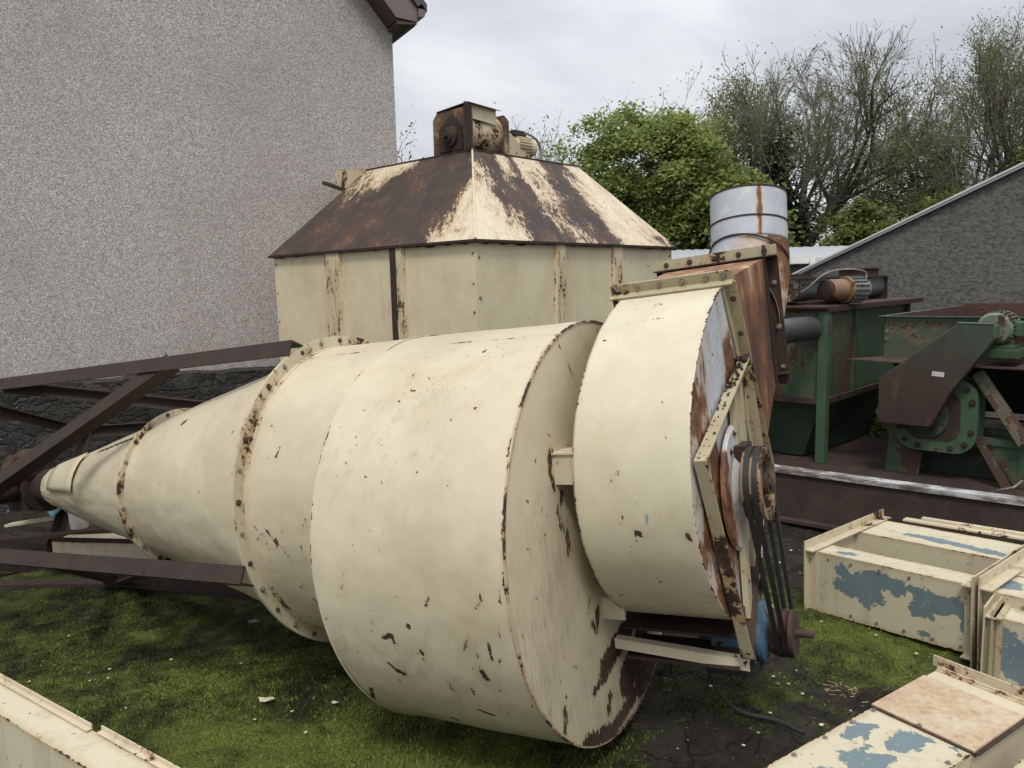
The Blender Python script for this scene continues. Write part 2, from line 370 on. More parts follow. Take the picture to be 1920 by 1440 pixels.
mo = m.attr('moss'); mo = m.add(mo, m.mul(m.math('SUBTRACT', m.noise(38, 5, .7), .5), .55))
mud = m.ramp(m.add(m.mul(m.noise(6, 7, .7), .65), m.mul(m.noise(50, 5, .75), .35)), [(.3, (.011, .009, .006)), (.48, (.032, .025, .016)), (.6, (.068, .053, .034)), (.74, (.13, .108, .075))])
mud = m.mix(m.smooth(m.noise(2.1, 5, .6), .5, .64), mud, m.mix(m.noise(22, 4), (.05, .046, .034), (.09, .082, .062)))
ck = m.voro(4.2, m.t.nodes.new('ShaderNodeVectorMath').outputs[0], 'Distance', 'DISTANCE_TO_EDGE')
vm = [n for n in m.t.nodes if n.type == 'VECT_MATH'][-1]; vm.operation = 'ADD'
nn_ = m.t.nodes.new('ShaderNodeTexNoise'); nn_.inputs['Scale'].default_value = 5; nn_.inputs['Detail'].default_value = 5; m.t.links.new(m.co, nn_.inputs['Vector'])
sc_ = m.t.nodes.new('ShaderNodeVectorMath'); sc_.operation = 'SCALE'; sc_.inputs['Scale'].default_value = .35; m.t.links.new(nn_.outputs['Color'], sc_.inputs[0])
m.t.links.new(m.co, vm.inputs[0]); m.t.links.new(sc_.outputs[0], vm.inputs[1])
crack = m.smooth(ck, .028, .006)
mud = m.mix(m.mul(crack, .8), mud, (.008, .007, .006))
gr = m.ramp(m.add(m.mul(m.attr('moss_tone'), .8), m.add(m.mul(m.noise(85, 5, .75), .75), -.16)), [(.2, (.012, .014, .006)), (.40, (.032, .040, .011)), (.62, (.080, .104, .018)), (.92, (.19, .23, .04))])
mm_ = m.smooth(mo, .40, .56)
col = m.mix(mm_, mud, gr)
fleck = m.smooth(m.noise(70, 2, .5), .735, .75)
col = m.mix(m.mul(fleck, m.smooth(m.noise(3, 3), .45, .6)), col, (.30, .27, .2))
m.bump(m.add(m.add(m.mul(m.noise(75, 6, .75), 1.0), m.mul(m.noise(14, 5, .65), 1.3)), m.mul(crack, -.7)), 1.0, .035)
M['ground'] = m.fin(col, m.mix(mm_, m.mix(m.noise(4, 4), (.35,)*3, (.75,)*3), (.95,)*3), 0, .35)
g = MB(); g.grid(np.stack([GX, GY, Z], -1))
gnd = g.build('ground', M['ground'], attrs={'moss': lambda V: moss_mask(V[:, 0], V[:, 1]), 'moss_tone': lambda V: moss_tone(V[:, 0], V[:, 1])}, smooth=180)
tag(gnd, kind='structure')

# moss and short grass blades (uncountable)
rs = np.random.RandomState(11)
def blades(N, xr, yr, thr, hmin, hmax, wid):
    x = rs.uniform(*xr, N); y = rs.uniform(*yr, N)
    k = moss_mask(x, y)+.25*(rs.rand(N)-.5); kk = k > thr
    vis = (np.abs(x) < y*.72+.15) & ((x+2.05+1.5*(y-2.68) > .0) | (y > 2.7))
    x, y, k = x[kk & vis], y[kk & vis], k[kk & vis]; n = len(x)
    h = (hmin+(hmax-hmin)*rs.rand(n)**2)*(.45+.9*fbm(x, y, 2.3, 3)); a = rs.rand(n)*6.283; w = wid*(.6+.8*rs.rand(n))
    z = ground_h(x, y)-.003; lean = (rs.rand(n, 2)-.5)*1.5*h[:, None]
    b = np.stack([x, y, z], -1); s = np.stack([np.cos(a)*w, np.sin(a)*w, 0*a], -1)
    t = b+np.stack([lean[:, 0], lean[:, 1], h], -1); mid = b+np.stack([lean[:, 0]*.3, lean[:, 1]*.3, h*.6], -1)
    V = np.stack([b-s, b+s, mid+s*.7, mid-s*.7, t], 1).reshape(-1, 3)
    i = np.arange(n)[:, None]*5
    return V, np.concatenate([i+np.array([[0, 1, 2, 3]])], 0), np.concatenate([i+np.array([[3, 2, 4]])], 0)
sets = [blades(120000, (-2.8, .9), (2.2, 4.7), .46, .005, .016, .0034), blades(60000, (.3, 2.4), (2.2, 5.0), .48, .004, .014, .0034),
        blades(6000, (-1.6, .6), (2.2, 3.0), .6, .012, .036, .0013)]
vs = []; q4 = []; q3 = []; b_ = 0
for V, A4, A3 in sets: vs.append(V); q4.append(A4+b_); q3.append(A3+b_); b_ += len(V)
def np_mesh(name, V, quads, tris=None):
    me = bpy.data.meshes.new(name); nq = len(quads); nt = 0 if tris is None else len(tris)
    me.vertices.add(len(V)); me.vertices.foreach_set('co', np.asarray(V, np.float32).ravel())
    L = np.concatenate([quads.ravel()]+([tris.ravel()] if nt else []))
    me.loops.add(len(L)); me.loops.foreach_set('vertex_index', L.astype(np.int32))
    st = np.concatenate([np.arange(nq)*4]+([nq*4+np.arange(nt)*3] if nt else [])); me.polygons.add(nq+nt)
    me.polygons.foreach_set('loop_start', st.astype(np.int32)); me.update(calc_edges=True); me.validate(); return me
m = NT('grass_blade')
rnd_i = m.t.nodes.new('ShaderNodeNewGeometry').outputs['Random Per Island']
c1 = m.ramp(m.add(m.mul(m.attr('moss_tone'), .8), m.add(m.mul(rnd_i, .7), -.14)), [(.15, (.014, .018, .007)), (.40, (.040, .052, .012)), (.62, (.088, .115, .024)), (.92, (.19, .235, .05))])
M['grass'] = m.fin(c1, .8, 0, .2)
me = np_mesh('moss_grass', np.concatenate(vs), np.concatenate(q4), np.concatenate(q3)); me.materials.append(M['grass']); Vg = np.concatenate(vs); a_ = me.attributes.new('moss_tone', 'FLOAT', 'POINT'); a_.data.foreach_set('value', moss_tone(Vg[:, 0], Vg[:, 1]).astype(np.float32))
o = bpy.data.objects.new('moss_grass', me); COL.objects.link(o); tag(o, 'short green moss and grass covering the muddy yard', 'grass', kind='stuff')

# ------------------------------------------------------------------ house with pebble-dashed gable
TD = nz((.87, .493, 0)); NB = nz((-.493, .87, 0)); HK = np.array([-1.1605, 8.416, 0])     # along the gable, into the house, right-hand corner
def hp(a, z, d=0.): return HK+TD*a+NB*d+np.array([0, 0, z])
m = NT('pebble_dash')
vc = m.voro(105, None, 'Color'); vd = m.voro(105, None, 'Distance')
s_ = m.sep(vc)
pc = m.ramp(s_[0], [(0, (.20, .175, .16)), (.10, (.33, .30, .28)), (.34, (.42, .387, .36)), (.62, (.475, .44, .412)), (.84, (.54, .505, .477)), (.97, (.68, .65, .62))])
pc = m.mix(m.mul(m.smooth(m.noise(.55, 5, .62), .42, .7), .34), pc, (.23, .20, .165))
wz_ = m.sep(); pc = m.mix(m.mul(m.smooth(m.noise(1, 5, .6, m.sc((2.2, 2.2, .22))), .52, .72), .22), pc, (.2, .18, .15))
pc = m.mix(m.mul(m.smooth(m.add(wz_[2], m.mul(m.noise(1.5, 4), .9)), 1.75, 1.0), .35), pc, (.19, .175, .145))
pc = m.mix(m.mul(m.smooth(vd, .4, .8), .8), pc, (.24, .22, .21))
m.bump(m.add(m.mul(vd, -1.), m.mul(m.noise(40, 4, .7), .8)), .32, .010)
M['dash'] = m.fin(pc, .85)
M['fascia'] = paint('brown_fascia', (.17, .125, .125), .1, grime=.3, rough=.4)
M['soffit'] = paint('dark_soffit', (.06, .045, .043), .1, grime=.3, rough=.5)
m = NT('roof_slate'); M['slate'] = m.fin(m.mix(m.noise(5, 5), (.05, .05, .055), (.11, .11, .12)), .7)
house = thing('house', tuple(HK), 'tall grey pebble-dashed house gable with brown eaves', 'house')
HW, EZ, SL, DEP = 7.0, 4.235, 1.18, 7.0
b = MB(); b.prism([hp(0, 0), hp(0, EZ), hp(-HW/2, EZ+SL*HW/2), hp(-HW, EZ), hp(-HW, 0)], NB*DEP); b.build('wall', M['dash'], house, smooth=0)
b = MB()
for sgn in (0, 1):
    A = [hp(.27, EZ+.16), hp(-HW/2, EZ+SL*HW/2+.50), hp(-HW/2, EZ+SL*HW/2+.56), hp(.27, EZ+.23)] if sgn == 0 else [hp(-HW-.27, EZ+.16), hp(-HW/2, EZ+SL*HW/2+.50), hp(-HW/2, EZ+SL*HW/2+.56), hp(-HW-.27, EZ+.23)]
    b.prism([p-NB*.31 for p in A], NB*(DEP+.6))
b.build('roof', M['slate'], house, smooth=0)
b = MB()   # barge board with boxed end, front face proud of the gable
prof = [(-.005, 4.345), (.016, 4.30), (.225, 4.262), (.23, 4.40)]
sl = 1.18
top = lambda a: 4.42+(.175-a)*sl
poly = [hp(-HW/2, 4.304+sl*(HW/2-.058)), hp(-.058, 4.304), hp(.168, 4.29), hp(.173, 4.42), hp(-HW/2, top(-HW/2))]
b.prism([p-NB*.28 for p in poly], NB*.025); b.build('barge_board', M['fascia'], house, smooth=0)
b = MB(); b.prism([p-NB*.254 for p in [hp(-HW/2, 4.285+sl*(HW/2-.065)), hp(-.065, 4.285), hp(-.01, 4.262), hp(.165, 4.275), hp(.170, 4.41), hp(-HW/2, top(-HW/2)-.02)]], NB*.26)
b.build('soffit', M['soffit'], house, smooth=0)
b = MB(); b.prism([hp(-.05, 4.245, -.27), hp(.168, 4.268, -.27), hp(.168, 4.26, DEP), hp(.003, 4.24, DEP), hp(.003, 4.24, .003), hp(-.05, 4.24, -.003)], (0, 0, .02))
for i in range(4): b.bar(hp(.02+.042*i, 4.25, -.27), hp(.02+.042*i, 4.246, 3), .005, .006)
b.build('eave_soffit', M['soffit'], house, smooth=0)
b = MB(); gp = [(0, 0), (.065, .008), (.085, .05), (.10, .07), (.094, .075), (.0, .085)]
b.prism([hp(.176+x, 4.335+z, -.30) for x, z in gp], NB*(DEP+.5)); b.build('gutter', M['fascia'], house, smooth=0)
b = MB()   # verge cap along the rake
b.bar(hp(.19, 4.445, -.285), hp(-HW/2, top(-HW/2)+.045, -.285), .05, .06, NB); b.build('verge_cap', M['slate'], house, smooth=0)

# low rubble-stone wall standing in front of the gable
m = NT('rubble_stone')
wv_ = m.t.nodes.new('ShaderNodeVectorMath'); wv_.operation = 'ADD'; nz3 = m.t.nodes.new('ShaderNodeTexNoise'); nz3.inputs['Scale'].default_value = 4; nz3.inputs['Detail'].default_value = 6; m.t.links.new(m.co, nz3.inputs['Vector']); wsc = m.t.nodes.new('ShaderNodeVectorMath'); wsc.operation = 'SCALE'; wsc.inputs['Scale'].default_value = .35; m.t.links.new(nz3.outputs['Color'], wsc.inputs[0]); m.t.links.new(m.co, wv_.inputs[0]); m.t.links.new(wsc.outputs[0], wv_.inputs[1])
vcol = m.voro(6, m.sc((1, 1, 2.0), wv_.outputs[0])); s_ = m.sep(vcol)
ed_ = m.voro(6, m.sc((1, 1, 2.0), wv_.outputs[0]), 'Distance', 'DISTANCE_TO_EDGE')
sc1 = m.mix(s_[0], (.028, .026, .024), (.075, .070, .064)); sc1 = m.mix(m.noise(16, 6, .7), m.mix(.5, sc1, (.012, .012, .011)), sc1)
sc1 = m.mix(m.mul(m.smooth(ed_, .07, .0), .6), sc1, (.018, .017, .016))
sc1 = m.mix(m.smooth(m.noise(24, 5, .7), .64, .7), sc1, (.17, .17, .16))
sc1 = m.mix(m.mul(m.smooth(m.noise(5, 5), .52, .66), .7), sc1, (.022, .03, .014))
m.bump(m.add(m.mul(m.smooth(ed_, 0, .14), .8), m.noise(26, 6, .7)), .9, .03); M['rubble'] = m.fin(sc1, .95)
nu, nv = 150, 26; U, Vv = np.meshgrid(np.linspace(-7.5, 1.2, nu), np.linspace(-.3, .86, nv), indexing='ij')
off = -.30-.07*(fbm(U, Vv, 5, 4)-.5); Pw = HK+U[..., None]*TD+off[..., None]*NB; Pw[..., 2] = Vv+.05*(fbm(U, Vv*0, 3, 3)-.5)*(Vv > .6)
Pt = Pw[:, -1:, :]+NB*np.linspace(.0, .30, 5)[None, :, None]; Pt[..., 2] += .03*(fbm(U[:, :5], Vv[:, :5]*4, 6, 3)-.5)
b = MB(); b.grid(np.concatenate([Pw, Pt[:, 1:]], 1))
w_ = b.build('stone_wall', M['rubble'], org=HK-TD*3-NB*.3, smooth=60); tag(w_, 'low dark rubble-stone wall along the foot of the gable', 'wall')

# ------------------------------------------------------------------ grey rendered shed on the right
T = np.array([.722, -.692, 0]); Wd = np.array([.692, .722, 0])        # machine yard directions
m = NT('rough_grey_render')
rc = m.mix(m.noise(1.2, 6, .65), (.15, .148, .14), (.22, .215, .20)); rc = m.mix(m.smooth(m.noise(1, 6, .72, m.sc((19, 19, 23)), .4), .34, .6), m.mix(.62, rc, (.03, .03, .03)), rc)
rc = m.mix(m.mul(m.smooth(m.noise(2.5, 5), .5, .7), .4), rc, (.16, .155, .14))
m.bump(m.add(m.noise(1, 6, .75, m.sc((19, 19, 23)), .4), m.mul(m.noise(9, 3), .5)), .9, .06); M['render'] = m.fin(rc, .95)
m = NT('grey_sheet_roof'); sy = m.sep()
M['sheet'] = m.fin(m.mix(m.noise(1, 5, .6, m.sc((1, 6, 6))), (.36, .39, .41), (.52, .54, .55)), .45, .3)
M['white_trim'] = paint('white_trim', (.6, .6, .58), .3, grime=.5)
GK = np.array([3.93, 9.87, 0]); sr = (2.69-1.74)/2.14
shed = thing('rendered_shed', tuple(GK), 'dark grey roughcast shed gable with a sloping pale roof edge', 'shed')
gp_ = lambda k, z, d=0.: GK+T*k+Wd*d+np.array([0, 0, z])
b = MB(); b.prism([gp_(-.1, 0), gp_(-.1, 1.70), gp_(6, 1.74+6*sr), gp_(12, 1.74), gp_(12, 0)], Wd*9); b.build('wall', M['render'], shed, smooth=0)
b = MB(); b.prism([gp_(-.35, 1.60, -.05), gp_(6, 1.745+6*sr, -.05), gp_(6, 1.775+6*sr, -.05), gp_(-.35, 1.63, -.05)], Wd*9.2)
b.prism([gp_(12.3, 1.64, -.05), gp_(6, 1.745+6*sr, -.05), gp_(6, 1.775+6*sr, -.05), gp_(12.3, 1.67, -.05)], Wd*9.2); b.build('roof', M['sheet'], shed, smooth=0)
b = MB(); b.bar(gp_(-.35, 1.64, -.055), gp_(6, 1.785+6*sr, -.055), .02, .018, Wd); b.build('roof_edge_trim', M['white_trim'], shed, smooth=0)
# long low shed with pale sheet roof behind
far = thing('metal_shed', (3.5, 15, 0), 'long low shed with pale grey sheet roof beyond the hopper', 'shed')
b = MB()
nx = 60
for i in range(nx):
    x0 = .5+i*.22
    b.prism([(x0, 13.5, 1.92), (x0+.11, 13.5, 1.95), (x0+.22, 13.5, 1.92), (x0+.22, 13.5, 1.90), (x0, 13.5, 1.90)], (0, 5.5, .42))
b.build('roof', M['sheet'], far, smooth=0)
b = MB(); b.box((7, 16.4, .93), (6.4, 2.7, .95)); b.build('wall', M['render'], far, smooth=0)
b = MB(); b.bar((.5, 13.48, 1.90), (13.7, 13.48, 1.90), .04, .10); b.build('eave_trim', M['white_trim'], far, smooth=0)
fr = thing('metal_gate_frame', (3.9, 10.6, 0), 'thin off-white metal frame standing beside the sheet-roofed shed', 'frame')
b = MB(); b.bar((4.13, 10.6, 0), (4.13, 10.6, 1.88), .07, .05, (0, 1, 0)); b.bar((3.2, 10.6, 0), (3.2, 10.6, 1.80), .07, .05, (0, 1, 0)); b.build('post', M['white_trim'], fr, smooth=0)
b = MB(); b.bar((3.16, 10.6, 1.85), (4.09, 10.6, 1.85), .05, .08); b.build('rail', M['white_trim'], fr, smooth=0)
b = MB(); b.bar((3.24, 10.6, 1.0), (4.09, 10.6, 1.0), .05, .06); b.build('rail', M['white_trim'], fr, smooth=0)

# ------------------------------------------------------------------ trees
def leaf_mat(name, stops, trans=.35):
    m = NT(name); ri = m.t.nodes.new('ShaderNodeNewGeometry').outputs['Random Per Island']
    c = m.ramp(m.add(m.mul(m.noise(.9, 4, .6), .6), m.mul(ri, .4)), stops)
    tr = m.t.nodes.new('ShaderNodeBsdfTranslucent'); m.put(tr.inputs[0], c)
    ms = m.t.nodes.new('ShaderNodeMixShader'); ms.inputs[0].default_value = trans
    m.fin(c, .55, 0, .3); m.t.links.new(m.b.outputs[0], ms.inputs[1]); m.t.links.new(tr.outputs[0], ms.inputs[2]); m.t.links.new(ms.outputs[0], m.out.inputs[0])
    return m.mat
M['leaf'] = leaf_mat('fresh_leaf', [(.25, (.095, .122, .036)), (.48, (.23, .285, .080)), (.72, (.38, .43, .155))], .5)
M['leaf_sparse'] = leaf_mat('young_leaf', [(.25, (.085, .095, .03)), (.5, (.15, .18, .05)), (.75, (.24, .27, .09))], .5)
M['ivy'] = leaf_mat('ivy_leaf', [(.25, (.010, .018, .008)), (.6, (.022, .038, .014)), (.85, (.045, .065, .025))], .15)
m = NT('bark'); bk = m.ramp(m.noise(3, 6, .65, m.sc((3, 3, 1))), [(.3, (.035, .030, .022)), (.55, (.075, .068, .048)), (.75, (.12, .115, .075))])
m.bump(m.noise(12, 5, .7), .5, .03); M['bark'] = m.fin(bk, .95)
m = NT('twig'); M['twig'] = m.fin(m.mix(m.noise(1.2, 4), (.11, .10, .07), (.19, .178, .13)), .95)
def tree_skel(seed, base, H, trunk_r, fork, spread, levels, kids, upw=.25, wob=.22, nlimb=5, env=None):
    r = random.Random(seed); out = []; tips = []
    def branch(p, d, L, rad, lev):
        k = 6 if lev < 2 else 4; pts = [p.copy()]; d = d.copy()
        for i in range(k):
            d = d+np.array([r.gauss(0, wob), r.gauss(0, wob), r.gauss(0, wob*.7)+upw*.25]); d = d/np.linalg.norm(d); p = p+d*L/k; pts.append(p.copy())
            if env and lev > 0 and i > 0:          # stay inside the crown's dome
                q = (p-np.array(base)-np.array([0, 0, env[0]]))/np.array([env[1], env[1], env[2]])
                if q@q > r.uniform(.84, 1.08): break
        k = len(pts)-1
        tip = .55 if lev < levels else .3
        radii = [max(.0065, rad*(1-(1-tip)*i/k)) for i in range(k+1)]
        out.append((pts, radii, lev))
        if lev >= levels: tips.extend([pts[-1], pts[-2]]); return
        n = kids[min(lev, len(kids)-1)]
        for j in range(n):
            t = r.uniform(.35, 1.0) if j else 1.0; q = int(t*k); q = min(q, k); o = pts[q]
            dd = nz(pts[min(q+1, k)]-pts[max(q-1, 0)])
            a = nz(np.cross(dd, [r.gauss(0, 1), r.gauss(0, 1), r.gauss(0, 1)])); an = R(r.uniform(18, 52)) if j else R(r.uniform(5, 22))
            nd = dd*math.cos(an)+a*math.sin(an)+np.array([0, 0, upw*.3])
            branch(o, nz(nd), L*r.uniform(.58, .82), radii[q]*r.uniform(.5, .72) if j else radii[q]*.85, lev+1)
    b0 = np.array(base, float); tr = [b0.copy()]; d = np.array([r.gauss(0, .05), r.gauss(0, .05), 1.])
    for i in range(5): d = nz(d+np.array([r.gauss(0, .06), r.gauss(0, .06), 0])); tr.append(tr[-1]+d*fork/5)
    out.append((tr, [trunk_r*(1.25-.4*i/5) for i in range(6)], 0))
    for j in range(nlimb):
        a = 2*math.pi*(j+r.uniform(-.3, .3))/nlimb; s = spread*r.uniform(.55, 1.15)
        if j == 0: s *= .25
        branch(tr[-1-(j % 2)], nz((math.cos(a)*s, math.sin(a)*s, 1)), (H-fork)*r.uniform(.34, .46), trunk_r*r.uniform(.4, .62), 1)
    return out, np.array(tips)
def leaves_mesh(name, P, size, rs, up_bias=.4):
    n = len(P); nrm = rs.randn(n, 3); nrm[:, 2] = np.abs(nrm[:, 2])+up_bias; nrm /= np.linalg.norm(nrm, axis=1)[:, None]
    a = np.cross(nrm, rs.randn(n, 3)); a /= np.linalg.norm(a, axis=1)[:, None]; b = np.cross(nrm, a)
    s = size*(.55+.9*rs.rand(n))[:, None]; a = a*s; b = b*s*.6
    V = np.stack([P-a, P+b-a*.1, P+a, P-b-a*.1], 1).reshape(-1, 3)
    return np_mesh(name, V, np.arange(4*n).reshape(-1, 4))
def link_part(name, me, mat, parent):
    me.materials.append(mat); o = bpy.data.objects.new(name, me); COL.objects.link(o); o.parent = parent; return o
def make_tree(name, seed, base, H, tr_r, fork, spread, levels, kids, label, twigs_leaf=0, leaf=.05, leafmat='leaf_sparse', upw=.25, wob=.2, nlimb=5, env=None, ivy=None, group=None, tint=None, leafbox=None):
    rs = np.random.RandomState(seed); root = thing(name, tuple(base), label, 'tree', group)
    sk, tips = tree_skel(seed, base, H, tr_r, fork, spread, levels, kids, upw, wob, nlimb, env)
    big = MB(); tw = MB()
    for pts, rad, lev in sk:
        if lev <= 2: big.tube(pts, rad, 8 if lev < 2 else 5, False)
        else: tw.tube(pts, rad, 3, False)
    big.build('trunk', M['bark'], root, smooth=180, recalc=False); tw.build('twigs', M['twig'], root, smooth=180, recalc=False)
    if twigs_leaf:
        P = tips[rs.randint(0, len(tips), twigs_leaf)]+rs.randn(twigs_leaf, 3)*.16
        if leafbox is not None: P = P[leafbox(P, rs)]
        link_part('leaves', leaves_mesh('leaves', P-np.array(base), leaf, rs), M[leafmat], root)
    if ivy:
        P = []
        for (x, y, z, r_, n) in ivy: P.append(np.array([x, y, z])+rs.randn(n, 3)*np.array([r_, r_, r_*1.7]))
        link_part('ivy', leaves_mesh('ivy', np.concatenate(P)-np.array(base), .07, rs), M['ivy'], root)
    return root, tips
def leafy_tree(name, seed, base, H, rx, ry, z0, label, N=42000, leaf=.085, nclump=130, mat='leaf', group=None):
    rs = np.random.RandomState(seed); root = thing(name, tuple(base), label, 'tree', group); b = np.array(base, float)
    sk, tips = tree_skel(seed, base, H*.86, .22, H*.22, .8, 4, [3, 3, 3], .2, .2, 6)
    big = MB()
    for pts, rad, lev in sk: big.tube(pts, rad, 7 if lev < 2 else 4, False)
    big.build('trunk', M['bark'], root, smooth=180, recalc=False)
    zc = (H+z0)/2; rz = (H-z0)/2; C_ = []
    while len(C_) < nclump:
        d = rs.randn(3); d /= np.linalg.norm(d); k = rs.uniform(.42, 1.02)**.5
        lump = 1+.22*(fbm(np.array([d[0]*2+seed]), np.array([d[1]*2+d[2]*1.7]), 1.3, 3)[0]-.5)*2
        if d[2] < -.3 and rs.rand() < .4: continue
        C_.append(np.array([d[0]*rx*k*lump, d[1]*ry*k*lump, zc+d[2]*rz*k*lump]))
    C_ = np.array(C_); per = N//nclump; P = []
    for c in C_:
        s = rs.uniform(.2, .42); q = rs.randn(per, 3)*np.array([s, s, s*.42]); q[:, 2] -= .22*(q[:, 0]**2+q[:, 1]**2)/s; P.append(c+q)
    link_part('crown', leaves_mesh('crown', np.concatenate(P), leaf, rs, .8), M[mat], root)
    return root
leafy_tree('leafy_tree', 5, (4.2, 24, 0), 6.85, 2.6, 2.3, 1.5, 'dense bright green leafy tree behind the pyramid-roofed hopper', 78000, .062, 240)
leafy_tree('leafy_tree', 9, (6.3, 22.5, 0), 4.9, 1.6, 1.5, .8, 'lower green leafy tree between the bright green tree and the pipe', 22000, .08, 70)
def lb(P, rs): return (rs.rand(len(P)) < np.clip(1.1-(P[:, 2]-4.2)/5.5-(P[:, 0]-9)*.16, .05, 1))
make_tree('budding_tree', 21, (9.7, 26, 0), 10.5, .36, 2.5, 1.05, 6, [3, 4, 4, 4, 4], 'tall half-bare tree with forked trunk rising behind the galvanised pipe', 34000, .040, upw=.16, wob=.15, nlimb=7, env=(5.0, 3.35, 4.35),
          leafbox=lb, ivy=[(8.9, 26.1, 4.6, .28, 1500), (9.0, 26.1, 5.6, .25, 1000), (9.4, 26, 3.4, .3, 1200)])
make_tree('bare_tree', 33, (15.1, 25.5, 0), 10., .2, 2.2, .85, 6, [3, 4, 4, 4, 3], 'mostly bare tree rising above the sloping shed roof edge', 11000, .036, upw=.2, wob=.14, nlimb=6, env=(4.2, 2.5, 4.0),
          ivy=[(13.6, 25.3, 3.6, .45, 2600), (14.0, 25.4, 4.6, .35, 1600), (13.3, 25.3, 2.8, .5, 2000)])
make_tree('bare_tree', 36, (17.6, 26.5, 0), 11., .22, 2.4, .7, 6, [3, 4, 4, 4, 3], 'tallest bare tree, furthest right above the shed roof', 12000, .036, upw=.2, wob=.14, nlimb=6, env=(4.8, 2.6, 4.6))
make_tree('thin_tree', 41, (14.4, 30, 0), 7.0, .12, 1.8, .7, 5, [3, 4, 3, 3], 'thin twiggy tree in the gap between the two tall trees', 9000, .04, upw=.3, nlimb=5)
make_tree('thin_tree', 43, (6.6, 29, 0), 8.6, .14, 2.0, .7, 5, [3, 4, 3, 3], 'thin grey tree showing over the back of the bright green tree', 2500, .05, upw=.3, nlimb=5)
make_tree('thin_tree', 45, (.9, 30, 0), 7.6, .10, 1.8, .6, 5, [3, 3, 3, 3], 'slender twiggy tree behind the small motor on the hopper roof', 1200, .05, upw=.32, nlimb=5)
make_tree('thin_tree', 47, (-3.2, 24, 0), 6.2, .08, 1.8, .5, 5, [3, 3, 3, 3], 'small twiggy tree peeping out beside the house corner', 3000, .05, upw=.32, nlimb=5)
leafy_tree('bush', 51, (10.4, 22, 0), 3.9, 1.9, 1.2, .3, 'light green bush between the pipe and the shed roof', 15000, .07, 60, 'leaf_sparse')
leafy_tree('bush', 53, (13.2, 23, 0), 4.1, 1.7, 1.2, .3, 'dark green bush behind the sloping shed roof edge', 11000, .07, 50, 'leaf')
leafy_tree('bush', 55, (16.8, 24, 0), 5.6, 1.6, 1.2, .3, 'green bush below the tallest bare tree', 11000, .07, 50, 'leaf')

# ------------------------------------------------------------------ cyclone separator lying on its side
CC = np.array([.333, 2.6957, .7342]); AN = np.array([.86782, -.48475, .10915]); AH = np.array([.48766, .87303, 0]); AV = np.array([-.09529, .05323, .99403])
AX = CC+AH*.055+AV*.1354                                # point on the true axis in the end-cap plane
def sp(a, b, s): return AX+AH*a+AV*b+AN*s               # a away, b up, s along the axis (towards the fan)
cyc = thing('cyclone_separator', (.333, 2.696, 0), 'large cream cyclone dust separator lying on its side with its fan, motor and brown stand', 'cyclone separator')
DRUM= [([(-0.541, 2.339, 0.715), (-0.538, 2.337, 0.684), (-0.549, 2.342, 0.664)], 0.0113), ([(-0.549, 2.342, 0.664), (-0.547, 2.343, 0.614)], 0.0036), ([(-0.39, 2.321, 0.393), (-0.366, 2.314, 0.384)], 0.009), ([(-0.422, 2.326, 0.419), (-0.393, 2.32, 0.4)], 0.0037), ([(-0.333, 2.233, 0.576)], 0.0093), ([(-0.054, 2.094, 0.541), (-0.057, 2.152, 0.403)], 0.0027), ([(-0.122, 2.121, 0.574), (-0.119, 2.142, 0.495)], 0.002), ([(-0.086, 2.1, 0.581), (-0.078, 2.11, 0.527)], 0.0049), ([(-0.107, 2.146, 0.47), (-0.096, 2.151, 0.443)], 0.0101), ([(-0.262, 2.182, 0.686), (-0.274, 2.19, 0.659)], 0.005), ([(-0.107, 2.096, 0.734), (-0.102, 2.093, 0.713), (-0.118, 2.103, 0.687)], 0.004), ([(-0.117, 2.339, 1.227)], 0.0066), ([(-0.492, 2.362, 0.927), (-0.495, 2.351, 0.894)], 0.0035), ([(-0.36, 2.285, 0.938), (-0.377, 2.284, 0.908)], 0.0033), ([(-0.453, 2.299, 0.566), (-0.463, 2.31, 0.535)], 0.0036), ([(-0.051, 2.065, 0.753), (-0.046, 2.063, 0.687)], 0.0019), ([(-0.212, 2.241, 0.378), (-0.205, 2.246, 0.363)], 0.0053), ([(-0.144, 2.202, 0.39), (-0.137, 2.211, 0.367)], 0.0053), ([(-0.421, 2.293, 0.515), (-0.392, 2.273, 0.533), (-0.385, 2.277, 0.504)], 0.0071), ([(-0.298, 2.233, 0.498), (-0.293, 2.235, 0.486)], 0.007), ([(-0.224, 2.401, 0.178), (-0.206, 2.41, 0.163)], 0.0097), ([(-0.125, 2.26, 0.286), (-0.084, 2.252, 0.272)], 0.0073), ([(-0.504, 2.456, 0.258), (-0.509, 2.519, 0.185)], 0.008), ([(-0.192, 2.223, 1.025), (-0.197, 2.221, 1.015)], 0.0032), ([(-0.132, 2.168, 0.99)], 0.0031), ([(-0.365, 2.24, 0.667)], 0.0034), ([(-0.667, 2.499, 0.983)], 0.0055), ([(-0.627, 2.434, 0.901)], 0.0054), ([(-0.161, 2.151, 0.535), (-0.142, 2.127, 0.596)], 0.0033), ([(-0.055, 2.073, 0.635), (-0.051, 2.076, 0.608)], 0.0024)]
